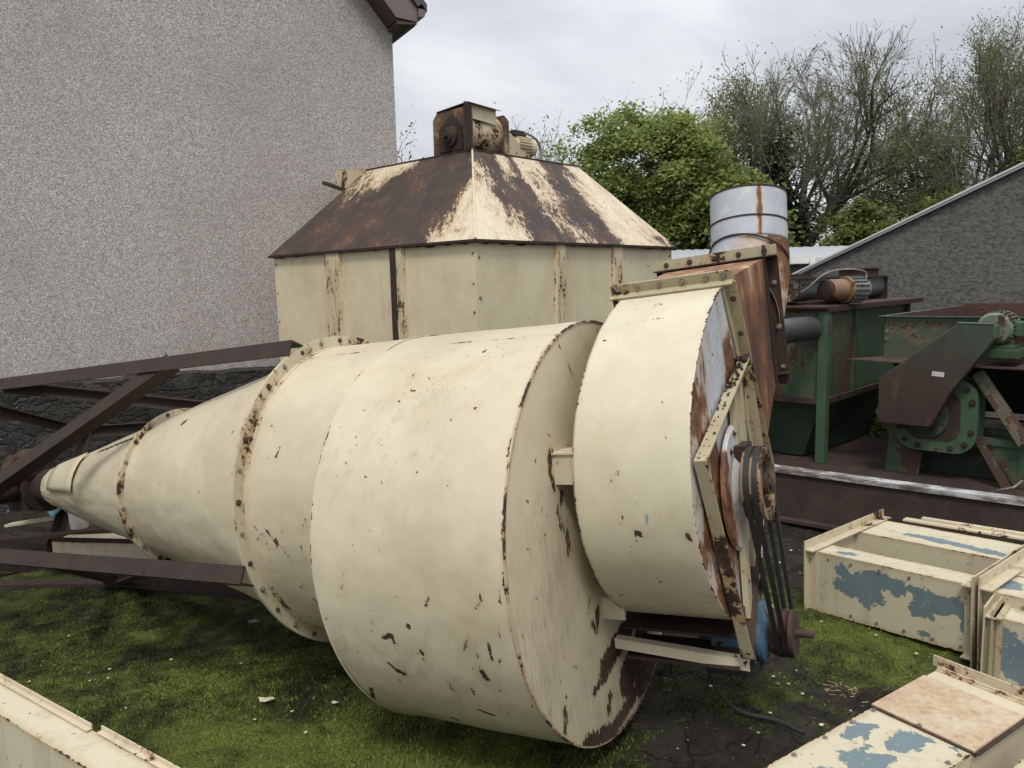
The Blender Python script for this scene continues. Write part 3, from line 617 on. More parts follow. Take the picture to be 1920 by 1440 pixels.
CYLM= [([(-0.993, 2.801, 0.689), (-0.969, 2.785, 0.733), (-0.96, 2.78, 0.722)], 0.0053), ([(-0.959, 2.783, 0.684), (-0.934, 2.767, 0.713), (-0.925, 2.763, 0.694)], 0.0053), ([(-0.921, 2.759, 0.728), (-0.9, 2.748, 0.704), (-0.879, 2.739, 0.68)], 0.0067), ([(-0.93, 2.767, 0.684), (-0.916, 2.763, 0.652), (-0.896, 2.753, 0.653)], 0.0042), ([(-0.861, 2.73, 0.675), (-0.849, 2.726, 0.659), (-0.826, 2.72, 0.628)], 0.0042), ([(-0.835, 2.71, 0.745), (-0.856, 2.723, 0.722)], 0.0041), ([(-0.863, 2.799, 1.024), (-0.876, 2.789, 0.99)], 0.0052), ([(-0.91, 2.808, 0.986)], 0.0063), ([(-0.913, 2.878, 1.091)], 0.0064), ([(-0.765, 2.672, 0.736), (-0.743, 2.659, 0.795)], 0.005), ([(-0.771, 2.679, 0.694), (-0.764, 2.685, 0.642)], 0.0061), ([(-0.877, 2.736, 0.697), (-0.876, 2.74, 0.666)], 0.0073), ([(-1.0, 2.806, 0.673), (-1.018, 2.823, 0.63)], 0.0044), ([(-0.961, 2.798, 0.606), (-0.978, 2.818, 0.567)], 0.0033)]
CAPM= [([(0.138, 2.245, 0.284), (0.146, 2.252, 0.248), (0.136, 2.228, 0.224)], 0.0099), ([(0.318, 2.564, 0.268), (0.3, 2.528, 0.248), (0.247, 2.429, 0.235)], 0.0139), ([(0.316, 2.536, 0.164), (0.311, 2.519, 0.124)], 0.0142), ([(0.149, 2.412, 0.932), (0.134, 2.373, 0.882), (0.142, 2.377, 0.837), (0.164, 2.408, 0.8), (0.17, 2.407, 0.746)], 0.0105), ([(0.158, 2.405, 0.837), (0.166, 2.396, 0.732)], 0.007), ([(0.116, 2.384, 1.074), (0.111, 2.363, 1.024), (0.124, 2.373, 0.966)], 0.0136), ([(0.276, 2.538, 0.487), (0.269, 2.51, 0.423), (0.252, 2.487, 0.453)], 0.0135), ([(0.24, 2.485, 0.539), (0.232, 2.462, 0.502)], 0.0056), ([(0.215, 2.515, 0.874), (0.22, 2.498, 0.75)], 0.0091), ([(0.088, 2.163, 0.32)], 0.0035), ([(0.215, 2.344, 0.107), (0.327, 2.528, 0.038), (0.434, 2.725, 0.065)], 0.0289), ([(0.463, 2.78, 0.076), (0.557, 2.953, 0.095)], 0.0546), ([(0.314, 2.82, 1.44), (0.328, 2.841, 1.423)], 0.0059)]
CAPM += [([(.30, 2.52, .27), (.43, 2.75, .33), (.5, 2.88, .45)], .045), ([(.40, 2.68, .15), (.48, 2.84, .22)], .07)]
FANM= [([(0.316, 2.293, 1.066), (0.306, 2.282, 1.026)], 0.003), ([(0.363, 2.229, 0.854), (0.372, 2.225, 0.847)], 0.0099), ([(0.36, 2.232, 0.84), (0.369, 2.235, 0.802)], 0.005), ([(0.325, 2.248, 0.902), (0.317, 2.253, 0.872)], 0.0026), ([(0.389, 2.24, 0.753), (0.394, 2.243, 0.74)], 0.0067), ([(0.496, 2.154, 0.875), (0.507, 2.153, 0.844)], 0.0065), ([(0.304, 2.324, 0.668), (0.324, 2.346, 0.623)], 0.0044), ([(0.358, 2.284, 0.691), (0.377, 2.311, 0.636)], 0.0035), ([(0.44, 2.247, 0.686), (0.46, 2.278, 0.63)], 0.0026), ([(0.421, 2.303, 0.621), (0.436, 2.311, 0.605)], 0.0053), ([(0.465, 2.197, 0.764), (0.521, 2.176, 0.745)], 0.0042), ([(0.255, 2.335, 0.691), (0.265, 2.348, 0.659)], 0.0035)]
FANB= [([(0.376, 2.238, 1.019), (0.381, 2.222, 0.97), (0.388, 2.214, 0.932), (0.392, 2.211, 0.884)], 0.0052), ([(0.411, 2.211, 0.809), (0.42, 2.219, 0.765), (0.431, 2.235, 0.717)], 0.0037), ([(0.248, 2.639, 1.293), (0.221, 2.476, 1.207), (0.206, 2.42, 1.147)], 0.0032)]
rs = np.random.RandomState(5)
def surf(nt, prof, cfun, rough=.0018, seed=0, t0=0, t1=2*math.pi, close=True):
    """surface of revolution with sheet-metal waviness; prof: list of (s, r) samples; cfun(s): centre offset (a, b)"""
    th = np.linspace(t0, t1, nt); P = np.zeros((len(prof), nt, 3))
    for i, (s, r) in enumerate(prof):
        a0, b0 = cfun(s); rr = r+rough*3.4*(fbm(th*2.2+seed, np.full(nt, s*3.+seed), 1., 3)-.5)*2+.0022*(fbm(th*7+seed+5, np.full(nt, s*9.+seed), 1., 3)-.5)*2
        rr = r+(rr-r)*(.5-.5*np.cos(np.clip((th-t0)/(t1-t0), 0, 1)*2*math.pi))**.25
        P[i] = AX+AH*(a0+rr*np.cos(th))[:, None]+AV*(b0+rr*np.sin(th))[:, None]+AN*s
    return P
# drum: front rim offset (-.055,-.135) from the axis, rear rim a little nearer to it
def dc(s): t = -s/.718; return (-.055-.006*t, -.1354+.012*t)
ns = 92; prof = [(-.718*(1-i/(ns-1)), .7386+.004*(1-i/(ns-1))) for i in range(ns)]
b = MB(); b.grid(surf(560, prof, dc, .0022))
def dedge(V):
    s = (V-AX)@AN; return np.minimum(np.abs(s), np.abs(s+.718)+.004)
def lseam(V):      # longitudinal lap seam near the top
    d = V-AX; a = d@AH; bb = d@AV; th = np.arctan2(bb+.1354, a+.055); return np.abs(th-R(107))*.73+.0035
b.build('drum', M['drum'], cyc, attrs={'wear': lambda V: seg_dist(V, DRUM), 'edge': lambda V: np.minimum(dedge(V), lseam(V))}, smooth=50, recalc=False)
# end cap: radial grid, slightly dished
nr, nt = 46, 300; P = np.zeros((nr, nt, 3)); th = np.linspace(0, 2*math.pi, nt)
for i in range(nr):
    r = .7372*i/(nr-1)*1.0; P[i] = sp(-.055, -.1354, 0)+AH*(r*np.cos(th))[:, None]+AV*(r*np.sin(th))[:, None]+AN*(.004*(1-(i/(nr-1))**2)+.006*(fbm(r*np.cos(th)+3, r*np.sin(th), 2.4, 3)-.5)*(1-(i/(nr-1))**4))[:, None]
def capseam(V):
    q = V-sp(-.055, -.1354, 0); r = np.hypot(q@AH, q@AV); rim = .7386-r
    c2 = np.abs(np.hypot((q@AH)+.06, (q@AV)-.06)-.53)+.0035           # welded ring line
    return np.minimum(rim, np.where((q@AV < -.1), c2, np.where(np.abs((q@AH)*.55+(q@AV)-.52) < .4, np.abs((q@AH)*.95+(q@AV)*.55-.165)+.0035, 1)))
b = MB(); b.grid(P); b.build('end_cap', M['cap'], cyc, attrs={'wear': lambda V: seg_dist(V, CAPM), 'edge': capseam}, smooth=60, recalc=False)
b = MB(); b.lathe(sp(-.055, -.1354, 0), AN, [(-.003, .7375), (-.003, .7412), (.003, .7412), (.0038, .739), (.0038, .735)], 160); b.build('rim_seam', M['rim'], cyc, smooth=60, recalc=False)
b = MB(); b.lathe(sp(*dc(-.718), -.718), AN, [(0, .60), (0, .7435), (.006, .7445), (.008, .7425)], 160); b.build('rear_plate', M['cream'], cyc, smooth=40)
b = MB(); rad0 = .618; ns = 60; prof = [(-1.222+(1.222-.70)*i/(ns-1), rad0) for i in range(ns)]
b.grid(surf(420, prof, lambda s: (0, 0), .0015, 4))
def cedge(V):
    s = (V-AX)@AN; d = V-AX; th = np.arctan2(d@AV, d@AH); return np.minimum(np.abs(s+1.216), np.abs(th-R(109))*.61+.004)
b.build('cylinder', M['drum'], cyc, attrs={'wear': lambda V: seg_dist(V, CYLM), 'edge': cedge}, smooth=50, recalc=False)
# cone in two bolted sections
def cone_sec(name, s0, r0_, s1, r1_, seed):
    k = 60; prof = [(s0+(s1-s0)*i/(k-1), r0_+(r1_-r0_)*i/(k-1)) for i in range(k)]
    b = MB(); b.grid(surf(300, prof, lambda s: (0, 0), .0018, seed)); return b
MK = [([(-1.20, 3.20, 1.02), (-1.165, 3.17, 1.045), (-1.15, 3.16, 1.06)], .008)]
S1, S2, S3 = -1.236, -2.326, -3.50
def ce(V):
    s = (V-AX)@AN; return np.minimum(np.abs(s-S1), np.minimum(np.abs(s-S2)-.004, np.abs(s-S3)))+.004
def conem(V):
    # rust scar on the upper side of the cone and scuffs near the tip
    s = (V-AX)@AN; d = V-AX; th = np.arctan2(d@AV, d@AH)
    m1 = np.hypot((s+1.93+.25*(th-R(128)))*1., (th-R(128))*.45)-.018
    m2 = np.maximum(np.abs(s+2.62)-.24, np.abs(th-R(122))*.3-.02)+.012*np.abs(np.sin(s*60))
    return np.minimum(np.minimum(m1, m2), seg_dist(V, [([tuple(sp(-.42, -.25, -1.45)), tuple(sp(-.40, -.31, -1.47))], .004), ([tuple(sp(-.45, -.2, -1.55))], .003), ([tuple(sp(-.26, -.24, -2.25)), tuple(sp(-.25, -.27, -2.22))], .004)]))
cone_sec('cone', S1, .61, S2, .372, 2).build('upper_cone', M['cone'], cyc, attrs={'wear': conem, 'edge': ce}, smooth=50, recalc=False)
b = cone_sec('cone', S2-.02, .366, S3, .112, 8); b.build('lower_cone', M['cone'], cyc, attrs={'wear': conem, 'edge': ce}, smooth=50, recalc=False)
def flange_ring(s, ri, ro, w=.012, nb=30, a0=.05):
    b = MB(); c = sp(0, 0, s)
    b.lathe(c, AN, [(.006, ri), (.006, ro), (.0005, ro), (.0005, ri)], 160, True); b.lathe(c, AN, [(-.0005, ri), (-.0005, ro), (-.007, ro), (-.007, ri)], 160, True)
    b.lathe(c, AN, [(.006, ri), (.006, ri+.004), (.03, ri+.003), (.03, ri-.001)], 160, True)
    o = b.build('flange', M['flange'], cyc, smooth=40)
    rm = (ri+ro)/2+.003; pts = []
    for k in range(nb):
        t = a0+2*math.pi*k/nb; pts.append(c+AH*rm*math.cos(t)+AV*rm*math.sin(t)+AN*.006)
    half = pts[::2], pts[1::2]
    bolts(o, half[0], AN, BM_R); bolts(o, half[1], AN, BM_Z)
    return o
flange_ring(-1.2232, .617, .667, nb=34)
flange_ring(-2.326, .367, .402, nb=22)
# inspection hatch and outlet valve at the cone tip
b = MB(); k = 8
ths = np.linspace(R(118), R(175), k); ss = np.linspace(-3.35, -2.98, 6); G_ = np.array([[AX+AN*s+(.3775-(-2.35-s)*.2198+.001)*(AH*math.cos(t)+AV*math.sin(t)) for t in ths] for s in ss])
b.grid(G_)
o = b.build('inspection_hatch', M['cream'], cyc, recalc=False); sm_ = o.modifiers.new('thick', 'SOLIDIFY'); sm_.thickness = .003; sm_.offset = 1
b = MB(); b.lathe(sp(0, 0, S3), AN, [(0, .06), (0, .115), (-.012, .115), (-.012, .105), (-.12, .105), (-.12, .15), (-.14, .15), (-.14, .04)], 40)
b.box(sp(0, .0, S3-.24), (.10, .13, .12), (AN, AH, AV)); b.lathe(sp(-.28, .02, S3-.24), AH, [(0, 0), (0, .075), (.16, .075), (.16, 0)], 24)
b.build('outlet_valve', M['rust_dark'], cyc)
b = MB(); b.lathe(sp(-.05, .10, S3-.2), nz(AV*.7-AH), [(0, 0), (0, .10), (.05, .11), (.09, .11), (.10, .05), (.14, .05), (.14, 0)], 30); b.build('valve_drive', M['rust'], cyc)
# brown angle-iron stand round the cone
def legdir(deg): t = R(deg); return AH*math.cos(t)+AV*math.sin(t)
def legp(deg, L, r=None): return AX+AN*(-1.2232-L)+legdir(deg)*(r if r else .705)
LEGS = (111, 21, -73, -163); LEND = 3.3
for i, dg in enumerate(LEGS):
    p, q = legp(dg, -.005), legp(dg, LEND); nb_, pb_ = nz(legdir(LEGS[i-1])-legdir(dg)), nz(legdir(LEGS[(i+1) % 4])-legdir(dg))
    b = MB(); b.angle(p+legdir(dg)*.012, q+legdir(dg)*.012, .068, .008, nb_, pb_); b.build('stand_leg', M['brown_steel'], cyc, smooth=0)
def brace(d0, L0, d1, L1, wd=.06):
    p, q = legp(d0, L0, .70), legp(d1, L1, .70); out = nz(legdir(d0)+legdir(d1)); d = nz(q-p); s_ = nz(np.cross(d, out))
    b = MB(); b.angle(p-s_*wd/2, q-s_*wd/2, wd, .007, s_, -out); o = b.build('stand_brace', M['brown_steel'], cyc, smooth=0)
    bolts(o, [p+d*.03+out*.001, p+d*.08+out*.001, q-d*.03+out*.001, q-d*.08+out*.001], out, BM_R)
brace(111, .80, -163, 2.75, .07); brace(111, 2.2, 21, .75); brace(-163, 1.38, -73, 2.25, .05); brace(-163, .55, -73, 2.2, .05)
brace(111, 2.95, -163, 2.95); brace(111, 2.95, 21, 2.95); brace(-163, 2.95, -73, 2.95); brace(21, 2.95, -73, 2.95)

# ---- fan on the end cap
FI, FO = .08, .445
ctrl = [(.14, .675), (0, .62), (-.125, .555), (-.265, .448), (-.367, .335), (-.418, .24), (-.445, .15), (-.455, .055), (-.445, -.045), (-.407, -.155), (-.328, -.268), (-.212, -.375), (-.08, -.445), (.07, -.465), (.22, -.435), (.36, -.34), (.45, -.2), (.50, -.05)]
def catmull(c, m=8):
    c = [np.array(p, float) for p in c]; c = [2*c[0]-c[1]]+c+[2*c[-1]-c[-2]]; o = []
    for i in range(1, len(c)-2):
        for k in range(m):
            t = k/m; o.append(.5*((2*c[i])+(-c[i-1]+c[i+1])*t+(2*c[i-1]-5*c[i]+4*c[i+1]-c[i+2])*t*t+(-c[i-1]+3*c[i]-3*c[i+1]+c[i+2])*t**3))
    return np.array(o+[c[-2]])
sc2 = catmull(ctrl, 10); k = 48
P = np.array([[sp(a, bb, FI-.004+(FO-FI+.008)*j/(k-1)) for j in range(k)] for a, bb in sc2])
b = MB(); b.grid(P)
def fedge(V):
    s = (V-AX)@AN; return np.minimum(np.abs(s-FI+.004), np.abs(s-FO-.004))+.002
o = b.build('fan_casing', M['fan'], cyc, attrs={'wear': lambda V: seg_dist(V, FANM), 'blue': lambda V: seg_dist(V, FANB), 'edge': fedge}, smooth=50)
sm_ = o.modifiers.new('thick', 'SOLIDIFY'); sm_.thickness = .004; sm_.offset = -1
outl = [tuple(p) for p in sc2]
for nm, s, mt in (('fan_side_plate', FO, M['galv_rust']), ('fan_back_plate', FI, M['cream'])):
    b = MB(); b.prism([sp(a*.994, bb*.994, s-.002) for a, bb in outl], AN*.004); b.build(nm, mt, cyc, smooth=0)
# outlet flange between casing and transition
f0, f1 = np.array([.145, .68]), np.array([.50, -.055]); fd = nz(f1-f0); fn = np.array([-fd[1], fd[0]])   # outward in (a,b)
def fp(t, o, s): q = f0+fd*t+fn*o; return sp(q[0], q[1], s)
FL = np.linalg.norm(f1-f0); fdir = AH*fd[0]+AV*fd[1]; fnv = AH*fn[0]+AV*fn[1]
b = MB(); w_ = .042
for o1, sg in ((.002, 1),):
    b.angle(fp(-.004, 0, FI-w_), fp(-.004, 0, FO+w_), w_, .006, -fdir, -fnv)
    b.angle(fp(FL, 0, FI-w_), fp(FL, 0, FO+w_), w_, .006, fdir, -fnv)
    b.angle(fp(-.0, 0, FO+.005), fp(FL, 0, FO+.005), w_, .006, AN, -fnv)
    b.angle(fp(-.0, 0, FI-.005), fp(FL, 0, FI-.005), w_, .006, -AN, -fnv)
fo = b.build('outlet_flange', M['bracket'], cyc, smooth=0)
bolts(fo, [fp(-.010-.018, -.0065, FI-.02+(FO-FI+.04)*q) for q in (.02, .21, .41, .62, .83, .98)], -fnv, BM_Z)
bolts(fo, [fp(FL*q, -.0065, FO+.028) for q in (.08, .25, .42, .6, .8, .95)], -fnv, BM_R)
# square transition, sloping bottom
EA = .815; E_T, E_B = .775, .285; EI, EO = .045, .47
g0 = [fp(.0, .004, FI), fp(.0, .004, FO), fp(FL, .004, FO), fp(FL, .004, FI)]
g1 = [sp(EA, E_T, EI), sp(EA, E_T, EO), sp(EA+.03, E_B, EO), sp(EA+.03, E_B, EI)]
b = MB()
for i in range(4):
    j = (i+1) % 4; n_ = 8
    b.grid(np.array([[(g0[i]*(1-u)+g0[j]*u)*(1-v)+(g1[i]*(1-u)+g1[j]*u)*v for v in np.linspace(0, 1, n_)] for u in np.linspace(0, 1, n_)]))
b.build('outlet_transition', M['rust_duct'], cyc, smooth=20, weld=True)
b = MB(); w2 = .05
b.angle(g1[0]-AN*w2+AV*0, g1[1]+AN*w2, w2, .006, AV, -AH); b.angle(g1[3]-AN*w2, g1[2]+AN*w2, w2, .006, -AV, -AH)
b.angle(g1[1]+AV*w2, g1[2]-AV*w2, w2, .006, AN, -AH); b.angle(g1[0], g1[3], w2, .006, -AN, -AH)
fo2 = b.build('transition_flange', M['rust_dark'], cyc, smooth=0)
b = MB(); b.bar(g1[0]-AN*.05+AV*.026-AH*.0075, g1[1]+AN*.05+AV*.026-AH*.0075, .003, .05, AV); b.build('flange_facing', M['bracket'], cyc, smooth=0)
bolts(fo2, [g1[0]*(1-q)+g1[1]*q+AV*.028-AH*.010 for q in (.0, .25, .5, .75, 1.0)], -AH, BM_R)
bolts(fo2, [g1[1]*(1-q)+g1[2]*q+AN*.028-AH*.007 for q in (.22, .6, .95)], -AH, BM_Z)
# round elbow and pipe stub
def rusta(V): z = V[:, 2]; d = (V-AX)@AN; return np.clip((1.80-z)/.28, 0, 1)*.62+.45*sstep(d, .42, .52)*sstep(2.0-z, 0, .2)-.15
path = [(.825, .53, .262), (.90, .535, .268), (.99, .55, .277), (1.075, .585, .288), (1.15, .645, .30), (1.20, .72, .312), (1.225, .81, .32), (1.235, .87, .322)]
PP = [sp(*q) for q in path]
b = MB(); b.tube(PP, [.245, .232, .216, .204, .194, .187, .182, .178], 64, False); b.build('elbow', M['galv_pipe'], cyc, attrs={'rust': lambda V: np.clip(.30+1.5*((V-sp(1.05, .7, .29))@AN)+.9*((V-sp(1.05, .7, .29))@AH), 0, .95)}, smooth=20, recalc=False)
p0, p1 = sp(1.235, .865, .322), sp(1.285, 1.092, .327); pd = nz(p1-p0)
zs = np.linspace(0, 1, 24); b = MB(); b.tube([p0+(p1-p0)*q for q in zs], .176, 72, False)
def seamr(V):
    q = V-p0; ax_ = q@pd; rad = q-ax_[:, None]*pd; dirs = nz(np.array([-.02, -1, 0])); dv = rad@nz(np.cross(dirs, pd)); fr_ = rad@dirs > 0
    return np.maximum(rusta(V), np.where(fr_, .95-np.abs(dv)*38, 0))
o = b.build('outlet_pipe', M['galv_pipe'], cyc, attrs={'rust': seamr}, smooth=60, recalc=False); s_ = o.modifiers.new('thick', 'SOLIDIFY'); s_.thickness = .004
for q, rr in ((-.28, .181), (.40, .1765), (1., .1765)):
    b = MB(); b.lathe(p0+(p1-p0)*q-(AH*.02 if q < 0 else 0), nz(pd*.84+AH*.42+AN*.1) if q < 0 else pd, [(-.0035, rr-.003), (-.0035, rr+.003), (.0035, rr+.003), (.0035, rr-.003)], 72, True); b.build('pipe_bead', M['rust_dark'], cyc, smooth=40)
# four stub legs joining fan and cap
for (a, bb, w_) in ((-.425, .15, .10), (-.18, -.40, .075), (.42, .12, .085), (.25, -.38, .075)):
    b = MB(); c0, c1 = sp(a, bb, .0), sp(a, bb, FI+.002)
    b.angle(c0-AH*.0+AV*w_/2, c1+AV*w_/2, w_, .006, -AV, AH)
    b.bar(c0+AV*w_/2+AH*.03, c1+AV*w_/2+AH*.03, .075, .006, AV); b.build('stub_leg', M['cream_worn'], cyc, smooth=0)
# long rails carrying the motor below the fan
b = MB(); b.angle(sp(-.13, -.53, .01), sp(-.10, -.575, .47), .036, .006, -AV, AH); b.build('motor_rail', M['cream_worn'], cyc, smooth=0)
b = MB(); b.angle(sp(.34, -.50, .01), sp(.34, -.55, .47), .055, .006, -AV, -AH); b.build('motor_rail', M['cream_worn'], cyc, smooth=0)
b = MB(); b.box(sp(.12, -.50, .24), (.20, .22, .004), (AN, AH, AV)); b.box(sp(.34, -.46, .24), (.20, .004, .045), (AN, AH, AV)); b.box(sp(-.02, -.60, .24), (.20, .10, .004), (AN, AH, AV))
b.build('motor_tray', M['rust_dark'], cyc, smooth=0)
# angle-iron bearing frame in front of the side plate
s0 = FO+.012
Tt, Ll, Bb, Rr = (.235, .405), (-.435, .17), (-.13, -.555), (.34, -.02)
def fbar(p, q, w_=.045, s=s0, inn=1, dep=.045):
    a_, b_ = sp(*p, s), sp(*q, s); d = nz(b_-a_); side = nz(np.cross(AN, d))*inn
    b = MB(); b.angle(a_, b_, w_, .006, side, AN); return b
def fbar2(p, q, inn, mat, w_=.038): fbar(p, q, w_, s0, inn).build('bearing_frame', mat, cyc, smooth=0)
fbar2(Ll, Tt, -1, M['bracket']); fbar2(Ll, Bb, 1, M['bracket']); fbar2(Bb, Rr, 1, M['rust']); fbar2(Rr, Tt, 1, M['bracket'])
b = MB()   # inner plate ring and ribs behind the pulley
b.bar(sp(.06, .33, s0+.01), sp(-.03, -.45, s0+.01), .05, .02, AN); b.bar(sp(.13, .33, s0+.012), sp(.10, -.32, s0+.012), .05, .02, AN); b.build('bearing_support', M['bracket'], cyc, smooth=0)
b = MB(); b.lathe(sp(.03, -.015, s0), AN, [(0, .215), (.012, .205), (.012, .12), (.03, .10), (.03, 0)], 60); b.build('inlet_cover', M['galv_rust'], cyc)
# moss and crumbled rust lodged along the upper arm
rs = np.random.RandomState(4); b = MB()
for i in range(110):
    q = rs.rand()**.8; p = np.array(Ll)*(1-q)+np.array(Tt)*q; c = sp(*p, s0+rs.uniform(.0, .03))+AV*rs.uniform(-.004, .010)-AH*rs.uniform(-.02, .02)
    r_ = rs.uniform(.002, .014)**1.0*(.3+q*q*1.0); k = 6; a_ = rs.rand()*6; h3 = nz(rs.randn(3)); x3 = nz(np.cross(h3, rs.randn(3))); y3 = np.cross(h3, x3)
    vs_ = [c+h3*r_*.8]+[c+(x3*math.cos(a_+j)+y3*math.sin(a_+j))*r_*rs.uniform(.6, 1.2) for j in np.arange(k)*6.283/k]+[c-h3*r_*.8]
    b.add(vs_, [(0, j+1, (j+1) % k+1) for j in range(k)]+[(k+1, (j+1) % k+1, j+1) for j in range(k)])
o = b.build('rust_debris', M['rust_dark'], cyc, smooth=0); o['kind'] = 'stuff'
# driven pulley with hub, rim and spokes
PC = sp(.0, .0, .535); PR = .120
M['pulley'] = paint('rusted_pulley_paint', (.24, .19, .13), 1.2, 5, big=(16, .48), stain=.8, grime=.8)
b = MB(); b.lathe(PC, AN, [(-.032, PR-.022), (-.032, PR), (-.02, PR), (-.012, PR-.012), (-.004, PR), (.004, PR), (.012, PR-.012), (.02, PR), (.032, PR), (.032, PR-.024)], 80, True); b.build('pulley', M['pulley'], cyc)
b = MB(); b.lathe(PC, AN, [(-.05, 0), (-.05, .036), (.036, .036), (.036, .018), (.046, .018), (.046, 0)], 32)
for q in range(4):
    t = q*math.pi/2+.5; d = AH*math.cos(t)+AV*math.sin(t); b.bar(PC+d*.03, PC+d*(PR-.015), .035, .022, AN)
b.build('pulley_hub', M['rust'], cyc)
# motor, small pulley
MC = (.20, -.595)
b = MB(); mc = sp(*MC, .235)
b.lathe(mc, AN, [(0, 0), (0, .08), (.01, .095), (.03, .100), (.215, .100), (.215, .108), (.232, .108), (.245, .07), (.265, .05), (.265, 0)], 48)
for q in range(30):
    t = 2*math.pi*q/30; d = AH*math.cos(t)+AV*math.sin(t); b.box(mc+d*.108+AN*.115, (.092, .0035, .014), (AN, np.cross(AN, d), d))
mot = b.build('motor', M['blue_motor'], cyc, smooth=30)
b = MB(); b.box(mc+AN*.12+(-AH*.12), (.05, .045, .04), (AN, AH, AV)); b.build('terminal_box', M['blue_motor'], mot, smooth=0, bevel=.006)
b = MB(); b.box(mc+AN*.12-AV*.127, (.09, .10, .012), (AN, AH, AV)); b.box(mc+AN*.13-AV*.10+AH*.07, (.08, .012, .03), (AN, AH, AV)); b.box(mc+AN*.13-AV*.10-AH*.07, (.08, .012, .03), (AN, AH, AV)); b.build('motor_foot', M['black'], mot, smooth=0)
SP_ = sp(*MC, .535); SR = .082
b = MB(); b.lathe(SP_, AN, [(-.045, 0), (-.045, SR-.004), (-.032, SR), (-.02, SR), (-.012, SR-.013), (-.004, SR), (.004, SR), (.012, SR-.013), (.02, SR), (.034, SR), (.034, 0)], 48)
b.lathe(SP_, AN, [(.034, .02), (.034, .014), (.095, .014), (.098, .011), (.098, 0)], 20); b.build('motor_pulley', M['rust_red'], cyc)
# two V-belts
def belt(ds, r1, r2):
    c1, c2 = np.array([.0, .0]), np.array(MC); d = c2-c1; L = np.linalg.norm(d); u = d/L; w = np.array([-u[1], u[0]]); al = math.asin((r1-r2)/L); pts = []
    for q in np.linspace(-(math.pi/2-al), math.pi/2-al, 25): pts.append(c1-(u*math.cos(q)*1)*r1*1+w*math.sin(q)*r1 if False else c1+(-u*math.cos(q)+w*math.sin(q))*r1)
    pts = []
    a1 = math.pi/2-al
    ph = np.linspace(math.pi/2-al+0, 2*math.pi-(math.pi/2-al), 40)
    for q in ph: pts.append(c1+(u*math.cos(q)+w*math.sin(q))*r1)
    ph = np.linspace(-(math.pi/2-al), math.pi/2-al, 24)
    for q in ph: pts.append(c2+(u*math.cos(q)+w*math.sin(q))*r2)
    b = MB(); n_ = len(pts); vs = []
    for i, q in enumerate(pts):
        tn = nz(pts[(i+1) % n_]-pts[i-1]); no = np.array([tn[1], -tn[0]])
        for (o_, s_) in ((.004, -.009), (.004, .009), (-.007, .006), (-.007, -.006)): vs.append(sp(*(q+no*o_), .535+ds+s_))
    b.add(vs, [(i*4+j, i*4+(j+1) % 4, ((i+1) % n_)*4+(j+1) % 4, ((i+1) % n_)*4+j) for i in range(n_) for j in range(4)])
    b.build('belt', M['black'], cyc, smooth=50)
belt(-.0135, PR+.001, SR+.001); belt(.0135, PR+.001, SR+.001)
# plate lugs and bearing
b = MB(); b.box(sp(.03, .10, s0+.03), (.02, .05, .03), (AN, AH, AV)); b.lathe(sp(.03, -.02, s0), AN, [(.01, 0), (.01, .06), (.05, .05), (.05, 0)], 24); b.build('bearing', M['rust_dark'], cyc)
bolts(cyc, [sp(.0, .17, s0+.012), sp(.16, .1, s0+.012), sp(-.02, -.33, s0+.012), sp(-.06, .12, s0+.012)], AN, BM_R)
# drip of black cable under the motor
b = MB(); cp = [sp(.2, -.70, .22), np.array([.75, 2.74, .06]), np.array([.82, 2.68, .008]), np.array([.93, 2.62, .006]), np.array([1.0, 2.53, .008])]
b.tube(catmull([tuple(p) for p in cp], 6), .008, 8); b.build('cable', M['black'], cyc)

# ------------------------------------------------------------------ square steel hopper with pyramid roof
E0 = np.array([-.229, 5.4, 0]); hr = .74; DL = np.array([-math.cos(hr), math.sin(hr), 0]); DR = np.array([math.sin(hr), math.cos(hr), 0]); HS = 2.61; HZ = 1.934; HT = 2.674; INS = .624
def hq(l, r, z): return E0+DL*l+DR*r+np.array([0, 0, z])
hop = thing('steel_hopper', tuple(E0), 'square cream panelled steel hopper with a rust-streaked pyramid roof', 'hopper')
def wear_tab(tab):
    vs_ = sorted(tab); 
    def fn(u, v):
        out = np.zeros_like(u); rows = [np.interp(u, *zip(*tab[k])) for k in vs_]
        for i in range(len(vs_)-1):
            mk = (v >= vs_[i]-1e-6) & (v <= vs_[i+1]+1e-6); t = (v-vs_[i])/(vs_[i+1]-vs_[i])
            out = np.where(mk, rows[i]*(1-t)+rows[i+1]*t, out)
        return out
    return fn
left_tab = {0.: [(0, .95), (.6, 1), (.72, .95), (.80, .42), (.84, .16), (1, .06)], .5: [(0, .75), (.08, .6), (.2, .8), (.3, .62), (.42, .95), (.86, 1), (.93, .42), (1, .2)], .75: [(0, .7), (.1, .45), (.3, .42), (.45, .75), (.55, 1), (.93, 1), (1, .5)], 1.: [(0, .5), (.08, .25), (.45, .08), (.56, .5), (.62, 1), (.92, .95), (1, .6)]}
right_tab = {0.: [(0, .05), (.19, .12), (.24, 0.502), (.36, 0.602), (.43, 0.418), (.50, 0.519), (.64, 0.627), (.70, .2), (.82, .12), (.92, .42), (1, 0.460)], .5: [(0, .1), (.1, .3), (.15, 0.669), (.33, 0.711), (.38, .3), (.48, .4), (.54, 0.669), (.66, 0.627), (.74, .15), (1, .15)], 1.: [(0, 0.627), (.16, 0.711), (.2, .25), (.26, .2), (.31, 0.585), (.36, .2), (.56, .25), (.64, 0.669), (.8, 0.585), (.86, .15), (1, .2)]}
m = NT('streaked_roof_paint'); w = m.attr('wear'); uvn = m.t.nodes.new('ShaderNodeUVMap').outputs[0]
st1 = m.noise(1, 6, .7, m.sc((20, 4.5, 1), uvn), .7); st2 = m.noise(1, 5, .7, m.sc((95, 24, 1), uvn), .5)
